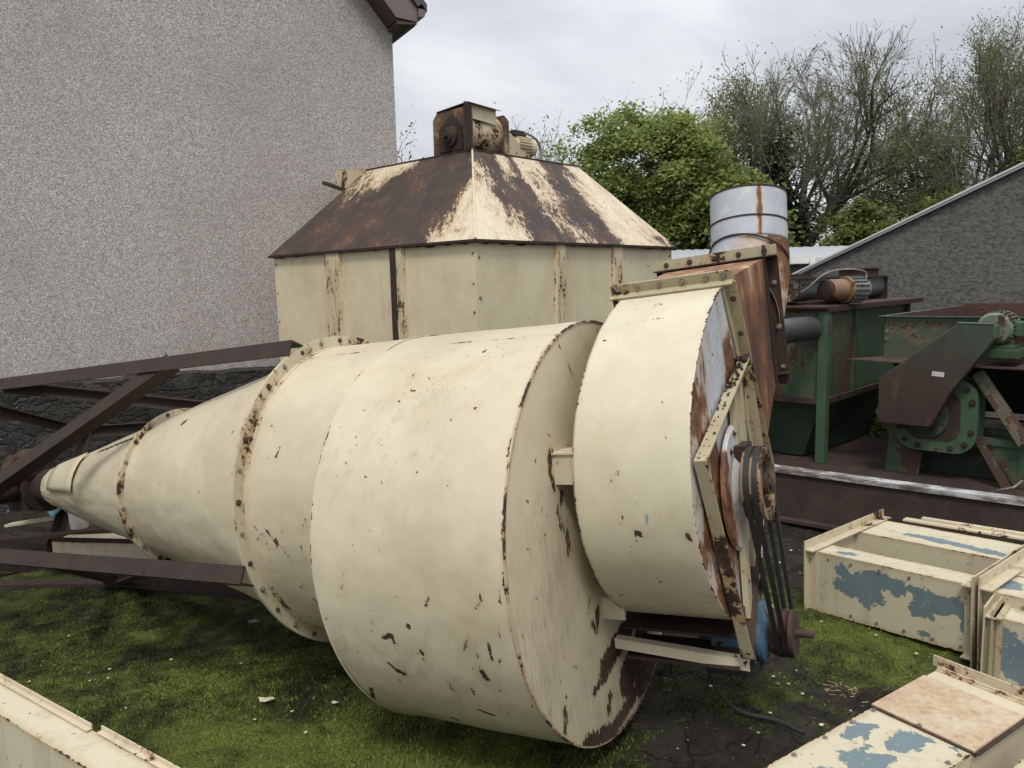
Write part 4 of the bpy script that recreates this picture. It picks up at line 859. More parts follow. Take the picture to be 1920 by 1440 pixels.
k_ = m.add(m.add(w, .07), m.add(m.mul(m.math('SUBTRACT', st1, .5), 1.15), m.mul(m.math('SUBTRACT', st2, .5), 1.05)))
col = m.mix(m.noise(3, 4), (.60, .52, .38), (.70, .62, .47))
col = m.mix(m.mul(m.smooth(k_, .1, .5), .7), col, (.40, .26, .14))
dk = m.ramp(m.add(m.mul(m.noise(5, 6, .65), .55), m.mul(st2, .45)), [(.3, (.028, .020, .018)), (.47, (.050, .034, .029)), (.57, (.085, .048, .032)), (.68, (.24, .125, .055))])
f_ = m.smooth(k_, .41, .57); col = m.mix(f_, col, dk)
m.bump(m.add(m.noise(30, 5, .6), m.mul(f_, -.3)), .3, .006); M['roof_streak'] = m.fin(col, m.mix(f_, (.5,)*3, (.7,)*3))
def roof_face(A, B, C, D, fn):    # A,B bottom; D,C top (A under D)
    nu, nv = 70, 46; u = np.linspace(0, 1, nu); v = np.linspace(0, 1, nv); U, V_ = np.meshgrid(u, v, indexing='ij')
    P = (A*(1-U[..., None])+B*U[..., None])*(1-V_[..., None])+(D*(1-U[..., None])+C*U[..., None])*V_[..., None]
    nrm = nz(np.cross(B-A, D-A)); P = P+nrm*(.012*(fbm(U*5+3, V_*4, 1.2, 3)-.5)*np.minimum(1, 6*np.minimum(np.minimum(U, 1-U), np.minimum(V_, 1-V_))))[..., None]
    return P, fn(U, V_), U, V_
def roof_part(nm, A, B, C, D, fn):
    P, wv, U, V_ = roof_face(A, B, C, D, fn); b = MB(); b.grid(P)
    o = b.build(nm, M['roof_streak'], hop, attrs={'wear': lambda q: wv.ravel()}, smooth=60, recalc=False)
    uv = o.data.uv_layers.new(name='UVMap'); li = np.zeros(len(o.data.loops), np.int32); o.data.loops.foreach_get('vertex_index', li)
    # streaks run straight down the slope: metric u, v
    L = np.linalg.norm(B-A); X = ((P-A)@nz(B-A)).ravel()/L; Y = V_.ravel(); uv.data.foreach_set('uv', np.stack([U.ravel()[li]*.55+X[li]*.45, Y[li]], -1).ravel().astype(np.float32))
ov = .03
c0, cl_, cr_, cb_ = hq(-ov, -ov, HZ-.01), hq(HS+ov, -ov, HZ-.01), hq(-ov, HS+ov, HZ-.01), hq(HS+ov, HS+ov, HZ-.01)
t0_, tl_, tr_, tb_ = hq(INS, INS, HT), hq(HS-INS, INS, HT), hq(INS, HS-INS, HT), hq(HS-INS, HS-INS, HT)
roof_part('roof_panel', cl_, c0, t0_, tl_, wear_tab(left_tab)); roof_part('roof_panel', c0, cr_, tr_, t0_, wear_tab(right_tab))
roof_part('roof_panel', cr_, cb_, tb_, tr_, wear_tab(right_tab)); roof_part('roof_panel', cb_, cl_, tl_, tb_, wear_tab(left_tab))
b = MB(); b.add([t0_, tr_, tb_, tl_], [(0, 1, 2, 3)]); b.build('roof_top', M['rust_dark'], hop, smooth=0)
b = MB()
for A, B in ((c0, cl_), (c0, cr_), (cr_, cb_), (cl_, cb_)):
    b.bar(A-np.array([0, 0, .012]), B-np.array([0, 0, .012]), .03, .018)
b.build('eave_angle', M['rust_dark'], hop, smooth=0)
b = MB()
for A, B in ((t0_, tl_), (t0_, tr_)): b.bar(A, B, .02, .012)
b.build('top_edge', M['rust'], hop, smooth=0)
b = MB(); b.bar(c0+np.array([0, 0, .005]), t0_, .014, .012, -DL-DR+np.array([0, 0, 1])); b.build('hip_seam', M['cream_worn'], hop, smooth=0)
# wall panels between posts, each panel a sheet
drip = np.array([0, 0, 1])
lp = [(0, .76), (.905, 1.57), (1.78, HS)]; rp_ = [(0, .856), (.975, 1.635), (1.76, HS)]
def wallpanel(fn, a0, a1, out, z0=.25):
    b = MB(); n_ = 14; zz = np.linspace(z0, HZ-.02, 20); aa = np.linspace(a0, a1, n_)
    P = np.array([[fn(a, z)+out*(.004*(fbm(np.array([a*3+z]), np.array([z*2.])+a, 1.5, 2)[0]-.5)) for z in zz] for a in aa]); b.grid(P)
    b.build('wall_panel', M['panel'], hop, smooth=60)
for a0, a1 in lp: wallpanel(lambda a, z: hq(a, 0, z), a0, a1, -DR)
for a0, a1 in rp_: wallpanel(lambda a, z: hq(0, a, z), a0, a1, -DL)
m = NT('rust_run_post'); rr_ = m.noise(1, 6, .7, m.sc((26, 26, 4.0)), .3)
r2_ = m.add(m.mul(rr_, .6), m.mul(m.noise(38, 5, .7), .4)); col = m.mix(m.mul(m.smooth(rr_, .42, .55), .7), (.57, .49, .34), (.47, .34, .18)); col = m.mix(m.smooth(r2_, .54, .57), col, m.ramp(m.noise(30, 4), RUSTS)); M['post_run'] = m.fin(col, .7)
m = NT('dark_run_post'); rr_ = m.noise(1, 6, .7, m.sc((30, 30, 2.0)), .2)
col = m.mix(m.smooth(rr_, .60, .64), (.030, .019, .014), (.33, .21, .10)); M['post_dark'] = m.fin(col, .8)
def post(fn, a0, a1, out, mat):
    b = MB(); P = [fn(a0, .25), fn(a0+.012, .25)-out*-.03, fn(a1-.012, .25)+out*.03, fn(a1, .25)]
    b.prism([fn(a0-.01, .25)-out*.002, fn(a0+.004, .25)+out*.03, fn(a1-.004, .25)+out*.03, fn(a1+.01, .25)-out*.002], (0, 0, HZ-.275)); b.build('wall_post', mat, hop, smooth=0)
post(lambda a, z: hq(a, 0, z), .76, .905, -DR, M['post_run']); post(lambda a, z: hq(a, 0, z), 1.57, 1.78, -DR, M['post_run'])
post(lambda a, z: hq(0, a, z), .856, .975, -DL, M['post_run']); post(lambda a, z: hq(0, a, z), 1.635, 1.76, -DL, M['post_run'])
b = MB(); b.prism([hq(.832, -.031, .3), hq(.904, -.031, .3), hq(.902, -.034, .3), hq(.834, -.034, .3)], (0, 0, HZ-.33)); b.build('rust_streak_strip', M['post_dark'], hop, smooth=0)
b = MB(); b.prism([hq(-.033, 1.64, 1.28), hq(-.033, 1.72, 1.28), hq(-.05, 1.71, 1.30), hq(-.05, 1.65, 1.30)], (0, 0, .16)); b.build('post_bracket', M['rust_dark'], hop, smooth=0)
b = MB(); b.add([hq(HS, 0, .25), hq(HS, HS, .25), hq(HS, HS, HZ-.02), hq(HS, 0, HZ-.02), hq(0, HS, .25), hq(0, HS, HZ-.02)], [(0, 1, 2, 3), (4, 1, 2, 5)]); b.build('rear_wall', M['panel'], hop, smooth=0)
b = MB()
for x in (0, HS):
    for y in (0, HS): b.bar(hq(abs(x-.06), abs(y-.06), 0), hq(abs(x-.06), abs(y-.06), .3), .1, .1, DL)
b.build('foot', M['brown_steel'], hop, smooth=0)
bolts(hop, [hq(.028, -.001, z) for z in (1.83, 1.62, 1.42, 1.22)]+[hq(HS-.03, -.001, z) for z in (1.84, 1.58, 1.32, 1.05)], -DR, BM_Z)
bolts(hop, [hq(-.001, .03, z) for z in (1.80, 1.52, 1.28, 1.05)]+[hq(-.001, HS-.04, z) for z in (1.84, 1.6)], -DL, BM_Z)
b = MB()
for A, B, of in ((hq(0, -.02, HZ-.028), hq(HS, -.02, HZ-.028), -DR), (hq(-.02, 0, HZ-.028), hq(-.02, HS, HZ-.028), -DL)):
    n_ = 260; q = np.linspace(0, 1, n_); dp = .006+.022*np.maximum(0, fbm(q*60, q*0+A[0], 1., 3)-.5)*3*(fbm(q*9, q*0+3, 1., 2))
    b.grid(np.stack([A+(B-A)*q[:, None], A+(B-A)*q[:, None]-np.array([0, 0, 1])*dp[:, None]], 1))
dr_ = b.build('rust_fringe', M['rust_dark'], hop, smooth=40); sm_ = dr_.modifiers.new('thick', 'SOLIDIFY'); sm_.thickness = .006
# inlet chute and lever on the far left of the roof
b = MB(); cz = np.array([0, 0, 1])
q0 = np.array([-1.69, 7.82, 2.50]); 
b.prism([q0, q0+DL*-.46+cz*.02, q0+DL*-.46+cz*.24, q0+cz*.265], DR*.012)
b.prism([q0, q0+DR*.5, q0+DR*.5+cz*.265, q0+cz*.265], -DL*.012)
b.prism([q0+DR*.5, q0+DR*.5-DL*.46, q0+DR*.5-DL*.46+cz*.24, q0+DR*.5+cz*.265], DR*.012)
b.angle(q0-DR*.005, q0+cz*.27-DR*.005, .035, .005, -DL, DR); b.build('inlet_chute', M['panel_post'], hop, smooth=0)
b = MB(); b.bar((-1.82, 7.83, 2.655), (-1.55, 7.62, 2.545), .035, .035); b.bar((-1.55, 7.62, 2.545), (-1.38, 7.52, 2.53), .04, .03); b.build('lever', M['rust'], hop, smooth=0)
# conveyor head on the roof top
T0 = np.array([-.266, 6.281, 2.674])
def cq(l, r, z): return T0+DL*l+DR*r+np.array([0, 0, z])
conv = thing('conveyor_head', tuple(cq(.2, .25, 0)), 'rusty conveyor drive head with a round drum and small motor standing on the hopper roof', 'conveyor')
def endplate(r, t, mat, name, holes=True):
    out = [(.0, 0), (.0, .345), (.045, .36), (.40, .345), (.455, .30), (.455, 0)]; b = MB()
    b.prism([cq(l, r, z) for l, z in out], DR*t)
    return b.build(name, mat, conv, smooth=0)
M['headplate'] = rusty('head_plate_rust', [(.3, (.035, .020, .016)), (.46, (.075, .040, .026)), (.55, (.17, .105, .06)), (.63, (.36, .29, .19))], 5)
b = MB(); o_ = [(.0, 0), (.0, .345), (.40, .345), (.455, .29), (.455, 0)]
b.prism([cq(l, .0, z) for l, z in o_], DR*.010); b.build('head_plate', M['headplate'], conv, smooth=0)
b = MB(); b.angle(cq(0, -.004, 0), cq(0, -.004, .36), .075, .008, DL, -DR); b.build('corner_angle', M['brown_steel'], conv, smooth=0)
b = MB(); th_ = np.linspace(.15*math.pi, .9*math.pi, 20); b.prism([cq(.235+.115*math.cos(t), -.006, .16+.13*math.sin(t)) for t in th_], DR*.004); b.build('shaft_slot', M['black'], conv, smooth=0)
b = MB(); b.prism([cq(.10, -.016, .02), cq(.10, -.016, .20), cq(.14, -.016, .235), cq(.32, -.016, .235), cq(.37, -.016, .2), cq(.37, -.016, .02)], DR*.012)
b.lathe(cq(.23, -.016, .13), -DR, [(0, .085), (.02, .08), (.03, .05), (.05, .045), (.05, .022), (.085, .02), (.085, 0)], 24); b.build('bearing', M['rust_dark'], conv, smooth=40)
b = MB(); b.lathe(cq(.20, .012, .165), DR, [(0, .172), (.385, .172)], 48)
b.build('drum', M['panel_post'], conv)
b = MB(); b.prism([cq(l, .40, z) for l, z in [(-.02, 0), (-.02, .27), (.03, .325), (.36, .325), (.42, .27), (.42, 0)]], DR*.012); b.angle(cq(-.02, .395, 0), cq(-.02, .395, .29), .04, .006, DL, -DR); b.build('rear_plate', M['headplate'], conv, smooth=0)
b = MB(); b.prism([cq(-.015, -.01, .358), cq(.03, -.01, .375), cq(.40, -.01, .350), cq(.40, -.01, .344), (cq(.03, -.01, .368)), cq(-.015, -.01, .351)], DR*.33+np.array([0, 0, -.015])); b.build('top_cover', M['rust_dark'], conv, smooth=0)
b = MB(); b.prism([cq(.02, .012, .25), cq(.02, .30, .23), cq(.02, .30, .355), cq(.02, .012, .36)], DL*.006); b.prism([cq(.38, .012, .25), cq(.38, .30, .23), cq(.38, .30, .345), cq(.38, .012, .35)], DL*.006); b.build('side_guard', M['panel'], conv, smooth=0)
b = MB(); b.prism([cq(.10, .415, .0), cq(.10, .83, .0), cq(.10, .80, .06), cq(.10, .50, .25), cq(.10, .415, .26)], DL*.22); b.build('belt_guard', M['panel_post'], conv, smooth=0)
b = MB(); mo_ = cq(.17, .66, .135); b.lathe(mo_, DR, [(0, 0), (0, .07), (.2, .07), (.2, .085), (.235, .085), (.25, .06), (.25, 0)], 32)
for q in range(20):
    t = q*math.pi/10; d = DL*math.cos(t)+np.array([0, 0, 1])*math.sin(t); b.box(mo_+d*.075+DR*.1, (.08, .003, .012), (DR, np.cross(DR, d), d))
b.build('motor', M['panel'], conv, smooth=30)
b = MB(); b.box(mo_+np.array([0, 0, .10])+DR*.06, (.075, .05, .022), (DR, DL, (0, 0, 1))); b.build('terminal_box', M['black'], conv, smooth=0, bevel=.005)
b = MB(); t_ = np.linspace(0, 1, 14); b.tube([mo_+np.array([0, 0, .105-.27*q*q])+DR*(.1+.22*math.sin(q*math.pi*.72))-DL*.05 for q in t_], .011, 8); b.build('conduit', M['bolt'], conv)

# ------------------------------------------------------------------ rectangular twin-leg duct sections
def poly_sd(pt, poly):
    """signed distance to a polygon (negative inside) for points (N,2)"""
    P_ = np.array(poly, float); D = np.full(len(pt), 9.); ins = np.zeros(len(pt), bool)
    for a, b_ in zip(P_, np.roll(P_, -1, 0)):
        ab = b_-a; t = np.clip(((pt-a)@ab)/(ab@ab), 0, 1); D = np.minimum(D, np.linalg.norm(pt-(a+t[:, None]*ab), axis=1))
        c = ((a[1] > pt[:, 1]) != (b_[1] > pt[:, 1])) & (pt[:, 0] < (b_[0]-a[0])*(pt[:, 1]-a[1])/(b_[1]-a[1]+1e-12)+a[0]); ins ^= c
    return np.where(ins, -D, D)
def duct_paint(name, base, bare):
    m = NT(name); d = m.attr('peel'); n_ = m.math('SUBTRACT', m.noise(17, 7, .68, None, 1.2), .5)
    d1 = m.add(d, m.add(m.mul(n_, .10), m.mul(m.math('SUBTRACT', m.noise(75, 6, .75), .5), .032))); d2 = m.smooth(d1, .001, -.001)
    col = m.mix(m.noise(3, 4), tuple(c*.92 for c in base), base)
    col = m.mix(m.mul(m.smooth(m.noise(1, 4, .6, m.sc((12, 12, 2))), .5, .72), .4), col, (.28, .23, .15))
    col = m.mix(m.smooth(m.noise(55, 4, .6), .67, .69), col, (.11, .07, .04))
    e = m.attr('edge'); e1 = m.add(e, m.mul(m.math('SUBTRACT', m.add(m.mul(m.noise(8, 4, .6), .5), m.mul(m.noise(60, 5, .7), .5)), .5), .05)); ef = m.smooth(e1, .0015, .0)
    col = m.mix(m.mul(m.smooth(e1, .03, 0.), .4), col, (.38, .24, .11))
    bc = m.mix(m.noise(9, 4), tuple(c*.82 for c in bare), tuple(c*1.12 for c in bare)); col = m.mix(d2, col, bc); lip = m.smooth(m.math('ABSOLUTE', d1), .0016, .0003); col = m.mix(m.mul(lip, .55), col, (.12, .09, .06)); col = m.mix(m.mul(m.smooth(m.add(d1, .035), .012, -.002), m.mul(m.smooth(m.noise(120, 4, .6), .62, .66), d2)), col, (.5, .46, .35)); col = m.mix(ef, col, rustcol(m, 40))
    m.bump(m.add(m.mul(d2, -.6), m.mul(m.noise(26, 4), .35)), .35, .004); M[name] = m.fin(col, .55); return M[name]
duct_paint('duct_paint', (.57, .515, .375), (.148, .20, .222))
def sheet(b, o, x, y, lx, ly, peel, sd, ed, step=.012):
    """dense flat panel from o spanning x*lx, y*ly; peel: list of polygons in panel metres"""
    nx_, ny_ = max(2, int(lx/step)+1), max(2, int(ly/step)+1); U, V_ = np.meshgrid(np.linspace(0, lx, nx_), np.linspace(0, ly, ny_), indexing='ij')
    wob = .003*(fbm(U*3+o[0]*7, V_*3+o[1]*5, 1.4, 2)-.5); nrm = np.cross(x, y)
    b.grid(o+U[..., None]*x+V_[..., None]*y+wob[..., None]*nrm); pt = np.stack([U.ravel(), V_.ravel()], -1)
    d = np.full(len(pt), .3)
    for p in peel: d = np.minimum(d, poly_sd(pt, p))
    sd.append(d); ed.append(np.minimum(np.minimum(pt[:, 0], lx-pt[:, 0]), np.minimum(pt[:, 1], ly-pt[:, 1])))
def trunk(parent, name, o, x, y, z, L, Wd_, Hh, front=(), top=(), back=(), mat='duct_paint', open_ends=False):
    b = MB(); sd = []; ed = []
    sheet(b, o, x, z, L, Hh, front, sd, ed); sheet(b, o+z*Hh, x, y, L, Wd_, top, sd, ed); sheet(b, o+y*Wd_, x, z, L, Hh, back, sd, ed)
    sheet(b, o, y, z, Wd_, Hh, (), sd, ed, .03); sheet(b, o+x*L, y, z, Wd_, Hh, (), sd, ed, .03); sheet(b, o, x, y, L, Wd_, (), sd, ed, .06)
    s1, e1 = np.concatenate(sd), np.concatenate(ed)
    return b.build(name, M[mat], parent, attrs={'peel': lambda V: s1, 'edge': lambda V: e1}, smooth=40, recalc=True)
def end_flange(parent, o, x, y, z, W_, Hh, w=.045, t=.006, out=1, mat='flange'):
    """angle-iron rectangle round the end at o (corner), across y, up z; legs stick outwards"""
    b = MB(); x_ = x*out
    b.angle(o-y*w, o+y*(W_+w), w, t, -z, x_); b.angle(o+z*Hh-y*w, o+z*Hh+y*(W_+w), w, t, z, x_)
    b.angle(o-z*0, o+z*Hh, w, t, -y, x_); b.angle(o+y*W_, o+y*W_+z*Hh, w, t, y, x_)
    return b.build('end_flange', M[mat], parent, smooth=0)
zz_ = np.array([0, 0, 1.])
# section A: two parallel legs with angle frames at both ends
dx, dy, dz = np.array([.642, -.766, .038]), np.array([.767, .642, -.016]), np.array([-.012, .04, .999])
oA = np.array([1.418, 3.571, .004]); dA = thing('duct_section', tuple(oA*np.array([1, 1, 0])), 'cream twin-leg duct section with a large blue-grey peeled patch, lying behind the motor', 'duct', 'rectangular cream duct sections')
pA = [(.13, .235), (.155, .262), (.205, .262), (.205, .236), (.235, .236), (.3, .262), (.42, .255), (.5, .235), (.6, .232), (.70, .215), (.708, .09), (.685, .085), (.67, .15), (.58, .135), (.57, .10), (.48, .10), (.465, .135), (.50, .19), (.515, .222), (.46, .205), (.42, .165), (.385, .18), (.345, .19), (.35, .155), (.38, .125), (.325, .105), (.29, .075), (.24, .115), (.165, .115), (.11, .17), (.175, .19)]
pA2 = [(.47, .012), (.505, .025), (.515, .005), (.5, -.02)]
trunk(dA, 'leg_casing', oA, dx, dy, dz, .737, .145, .295, front=[pA, [(.49, .04), (.53, .052), (.55, .035), (.53, .015), (.52, -.01), (.51, .02)]], top=[[(.1, .05), (.17, .09), (.22, .07), (.16, .04)]])
trunk(dA, 'leg_casing', oA+dy*.44, dx, dy, dz, .737, .30, .295, top=[[(.17, .11), (.28, .16), (.4, .15), (.52, .13), (.62, .12), (.71, .10), (.70, .06), (.6, .05), (.5, .075), (.4, .07), (.3, .10)]])
fa = end_flange(dA, oA, dx, dy, dz, .739, .30); fb = end_flange(dA, oA+dx*.737, dx, dy, dz, .739, .30, out=-1)
b = MB(); b.angle(oA+dy*.145+dz*.02, oA+dy*.145+dz*.30, .035, .005, dy, dx); b.angle(oA+dy*.44+dz*.02, oA+dy*.44+dz*.30, .035, .005, -dy, dx); b.box(oA+dy*.2925+dz*.15+dx*.01, (.145, .15, .003), (dy, dz, dx)); b.build('web_plate', M['cream_worn'], dA, smooth=0)
b = MB(); b.bar(oA+dx*.12+dy*.775+dz*.312, oA+dx*1.1+dy*.80+dz*.318, .05, .01, dz); b.bar(oA+dx*.2+dy*.80+dz*.322, oA+dx*1.2+dy*.83+dz*.326, .03, .02, dz); b.build('side_rail', M['cream_worn'], dA, smooth=0)
bolts(dA, [oA+dx*x_+dz*.27-dy*.001 for x_ in (.10, .21, .34, .47)]+[oA+dx*x_+dz*.025-dy*.001 for x_ in (.21, .33, .45, .57, .68)], -dy, BM_S)
# section beyond it, bolted end to end
oB = oA+dx*.75+dy*.01; dB = thing('duct_section', tuple(oB*np.array([1, 1, 0])), 'cream duct section continuing past the angle frame at the right edge of the photo', 'duct', 'rectangular cream duct sections')
trunk(dB, 'leg_casing', oB, dx, dy, dz, .7, .30, .285, top=[[(.03, .05), (.12, .09), (.10, .18), (.03, .2)], [(.3, .05), (.6, .1), (.5, .25), (.3, .2)]])
trunk(dB, 'leg_casing', oB+dy*.42, dx, dy, dz, .7, .30, .285)
end_flange(dB, oB+dx*.004, dx, dy, dz, .739, .30, .05); b = MB(); b.angle(oB+dy*.30+dz*.287, oB+dx*.7+dy*.30+dz*.287, .035, .005, dz, -dy); b.build('top_angle', M['cream_worn'], dB, smooth=0)
bolts(dB, [oB+dx*x_+dz*.25-dy*.001 for x_ in (.08, .15, .3)], -dy, BM_S)
# section with frame in the right foreground
cx, cy = np.array([.731, -.682, 0]), np.array([.682, .731, 0])
oC = np.array([1.835, 2.872, .004]); dC = thing('duct_section', tuple(oC*np.array([1, 1, 0])), 'cream duct section with a ragged blue patch on its side beside the angle frame', 'duct', 'rectangular cream duct sections')
trunk(dC, 'leg_casing', oC+cx*.03, cx, cy, zz_, .8, .27, .27, front=[[(.0, .245), (.04, .235), (.09, .2), (.12, .165), (.2, .16), (.22, .10), (.16, .06), (.12, .015), (.05, .03), (.02, .1), (.0, .13)], [(.02, .22), (.1, .1), (.06, .05)]])
end_flange(dC, oC, cx, cy, zz_, .27, .275, .04); end_flange(dC, oC+cx*.026, cx, cy, zz_, .27, .275, .035, mat='bracket')
b = MB(); b.bar(oC+cx*.05-cy*.03+zz_*.02, oC+cx*.13-cy*.05+zz_*.015, .05, .012); b.build('foot_plate', M['cream_worn'], dC, smooth=0)
# near foreground section with salmon patch
ca = R(33.5); ex, ey = np.array([math.cos(ca), math.sin(ca), 0]), np.array([math.sin(ca), -math.cos(ca), 0]); oD = np.array([1.076, 2.197, .30])
dD = thing('duct_section', (1.0, 2.1, 0), 'cream duct in right foreground with blue peeling and tan rust-stained top plate', 'duct', 'rectangular cream duct sections')
trunk(dD, 'leg_casing', oD-ex*.95-zz_*.296, ex, ey, zz_, .95, .289, .296, top=[[(.72, .03), (.83, .02), (.87, .06), (.80, .08), (.74, .06)], [(.80, .12), (.9, .11), (.92, .19), (.84, .2), (.78, .16)], [(.42, .1), (.55, .08), (.62, .12), (.66, .07), (.72, .1), (.76, .17), (.70, .2), (.74, .25), (.6, .26), (.5, .2), (.4, .19)], [(.70, .09), (.76, .1), (.74, .12)], [(.93, .235), (.945, .26), (.92, .265)]])
m = NT('salmon_rust'); col = m.ramp(m.add(m.mul(m.noise(9, 6, .7), .6), m.mul(m.noise(50, 4, .7), .4)), [(.3, (.25, .145, .08)), (.44, (.42, .30, .19)), (.56, (.50, .405, .28)), (.68, (.57, .50, .36))])
ex_ = m.sep(); M['salmon'] = m.fin(col, .8)
b = MB(); b.prism([oD+ex*.003-ey*.006, oD+ex*.30-ey*.006, oD+ex*.30+ey*.292, oD+ex*.003+ey*.292], zz_*.006); b.build('rusted_plate', M['salmon'], dD, smooth=0)
b = MB(); b.box(oD+ex*.20+ey*.1445-zz_*.148, (.20, .142, .146), (ex, ey, zz_)); b.build('end_casing', M['cream'], dD, smooth=0)
b = MB(); b.prism([oD+ex*.30, oD+ex*.40, oD+ex*.40+ey*.289, oD+ex*.30+ey*.289], zz_*.004); b.build('end_strip', M['cream'], dD, smooth=0)
b = MB(); b.angle(oD+ex*.40-ey*.03, oD+ex*.40+ey*.5, .035, .005, zz_, ex); b.angle(oD+ex*.372-ey*.0+zz_*.004, oD+ex*.372+ey*.289+zz_*.004, .012, .004, zz_, -ex); b.build('end_flange', M['flange'], dD, smooth=0)
b = MB(); b.angle(oD+ex*.003+ey*.292, oD+ex*.40+ey*.292, .012, .003, -zz_, ey); b.bar(oD-ex*.004, oD-ex*.004+ey*.29, .008, .008); b.build('edge_strip', M['rust'], dD, smooth=0)
bolts(dD, [oD-ex*q+ey*.014 for q in (.02, .13, .26, .4, .55)]+[oD-ex*q+ey*.275 for q in (.04, .1, .3)]+[oD+ex*.004+ey*.14+zz_*.006], zz_, BM_S)
# second leg of that section, lower right corner
oE = oD-ex*.42+ey*.36-zz_*.03; dE = thing('duct_section', (1.3, 1.8, 0), 'cream duct corner with a scrap of rusty bracket at the lower right corner', 'duct', 'rectangular cream duct sections')
trunk(dE, 'leg_casing', oE-ex*.4-zz_*.266, ex, ey, zz_, 1.1, .3, .266, top=[[(.62, .01), (.72, .02), (.8, .06), (.72, .08), (.6, .06)]])
b = MB(); b.angle(oE+ex*.14+ey*.10, oE+ex*.30+ey*.10, .04, .005, zz_, ey); b.build('bracket', M['rust'], dE, smooth=0)
# section at the lower left corner
la = nz((.79, -.527, 0)); lb_ = -nz((.527, .79, 0))
oF = np.array([-1.789, 2.505, .30]); dF = thing('duct_section', (-1.5, 2.2, 0), 'plain cream duct with a bent top lip in the lower left corner', 'duct', 'rectangular cream duct sections')
trunk(dF, 'leg_casing', oF-la*.8-zz_*.29+lb_*.0, la, lb_, zz_, 2.2, .11, .29)
b = MB(); b.angle(oF-la*.8+zz_*.004, oF+la*.60+zz_*.004, .018, .004, zz_, lb_); b.build('top_lip', M['flange'], dF, smooth=0)
b = MB(); b.angle(oF+la*.635+zz_*.004-lb_*.012, oF+la*1.4+zz_*.004-lb_*.012, .018, .004, zz_, lb_); b.build('bent_lip', M['flange'], dF, smooth=0)

# ------------------------------------------------------------------ long steel channel on the ground, rusty deck
bm_o = np.array([1.74, 5.03, 0]); bd = nz((.72, -.60, 0)); bn = np.array([.60, .72, 0])*1.0; bn = nz(bn-bd*(bn@bd))
chan = thing('steel_channel', tuple(bm_o), 'long rusty steel channel beam lying on the ground with a worn pale top edge', 'beam')
M['chan_web'] = rusty('channel_web', [(.25, (.020, .014, .012)), (.5, (.040, .026, .021)), (.7, (.075, .045, .035)), (.84, (.17, .13, .10))], 3.5)
m = NT('worn_white_edge'); col = m.ramp(m.noise(1, 6, .7, m.sc((5, 5, 20))), [(.3, (.07, .045, .035)), (.45, (.18, .15, .13)), (.56, (.42, .43, .44)), (.75, (.58, .59, .58))]); M['chan_top'] = m.fin(col, .5)
p0_, p1_ = bm_o-bd*1.5, bm_o+bd*2.4
b = MB(); b.bar(p0_+zz_*.17+bn*.02, p1_+zz_*.17+bn*.02, .012, .30); b.build('web', M['chan_web'], chan, smooth=0)
b = MB(); b.bar(p0_+zz_*.335+bn*.04, p1_+zz_*.335+bn*.04, .09, .03); b.build('top_flange', M['chan_top'], chan, smooth=0)
b = MB(); b.bar(p0_+zz_*.012-bn*.0, p1_+zz_*.012-bn*.0, .10, .02); b.build('bottom_flange', M['chan_web'], chan, smooth=0)
deck = MB(); A_ = np.array([2.533, 6.2, 0])
def tq(t, w_, z): return A_+T*t+Wd*w_+zz_*z
deck.box(tq(.9, .2, .045), (2.6, 1.1, .04), (T, Wd, zz_)); deck.bar(tq(-1.7, -.86, .07), tq(3.6, -.86, .07), .08, .10)
M['deck'] = rusty('deck_rust', [(.25, (.014, .010, .009)), (.5, (.034, .020, .016)), (.75, (.075, .038, .026))], 5)
dk_ = deck.build('steel_deck', M['deck'], org=tq(.9, .2, 0), smooth=0); tag(dk_, 'low rusty steel deck plate under the green machines', 'deck')
b = MB(); b.box(tq(.02, -.72, .135), (.17, .07, .04), (T, Wd, zz_)); b.box(tq(.02, -.72, .18), (.15, .045, .006), (T, Wd, zz_)); o = b.build('steel_block', M['rust_red'], org=tq(.02, -.72, .09), smooth=0, bevel=.006); tag(o, 'short brown steel block lying on the deck in front of the green tank post', 'block')

# ------------------------------------------------------------------ green tank
tank = thing('green_tank', tuple(A_), 'rust-stained green steel tank on legs with an inclined hopper bottom', 'tank')
ZT, ZB = 1.36, .62
b = MB(); TL_ = -1.25
b.prism([tq(TL_, 0, ZB), tq(0, 0, ZB), tq(0, 0, ZT), tq(TL_, 0, ZT)], Wd*.006); b.build('front_plate', M['green'], tank, smooth=0)
b = MB(); b.prism([tq(0, .006, ZB), tq(0, .62, ZB), tq(0, .62, ZT), tq(0, .006, ZT)], -T*.006); b.build('side_plate', M['green'], tank, smooth=0)
b = MB(); b.prism([tq(-.03, .63, ZB), tq(-.03, 1.38, ZB), tq(-.03, 1.38, ZT), tq(-.03, .63, ZT)], -T*.006); b.prism([tq(-.06, 1.38, ZB), tq(-.06, 2.2, ZB), tq(-.06, 2.2, ZT), tq(-.06, 1.38, ZT)], -T*.006); b.build('rear_side_plate', M['green_bright'], tank, smooth=0)
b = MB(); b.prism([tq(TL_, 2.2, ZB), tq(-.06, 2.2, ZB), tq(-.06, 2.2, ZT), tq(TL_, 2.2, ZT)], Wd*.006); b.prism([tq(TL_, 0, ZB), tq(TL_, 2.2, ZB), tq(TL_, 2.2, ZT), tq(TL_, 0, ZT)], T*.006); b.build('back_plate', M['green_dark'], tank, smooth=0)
b = MB(); b.box(tq(TL_/2-.01, 1.15, ZT+.008), (abs(TL_)/2+.05, 1.25, .008), (T, Wd, zz_)); b.build('lid', M['rust_red'], tank, smooth=0)
b = MB(); b.bar(tq(TL_-.04, -.045, ZT-.012), tq(.04, -.045, ZT-.012), .006, .035); b.bar(tq(.045, -.05, ZT-.012), tq(.045, 2.4, ZT-.012), .006, .035); b.build('lid_rim', M['rust_dark'], tank, smooth=0)
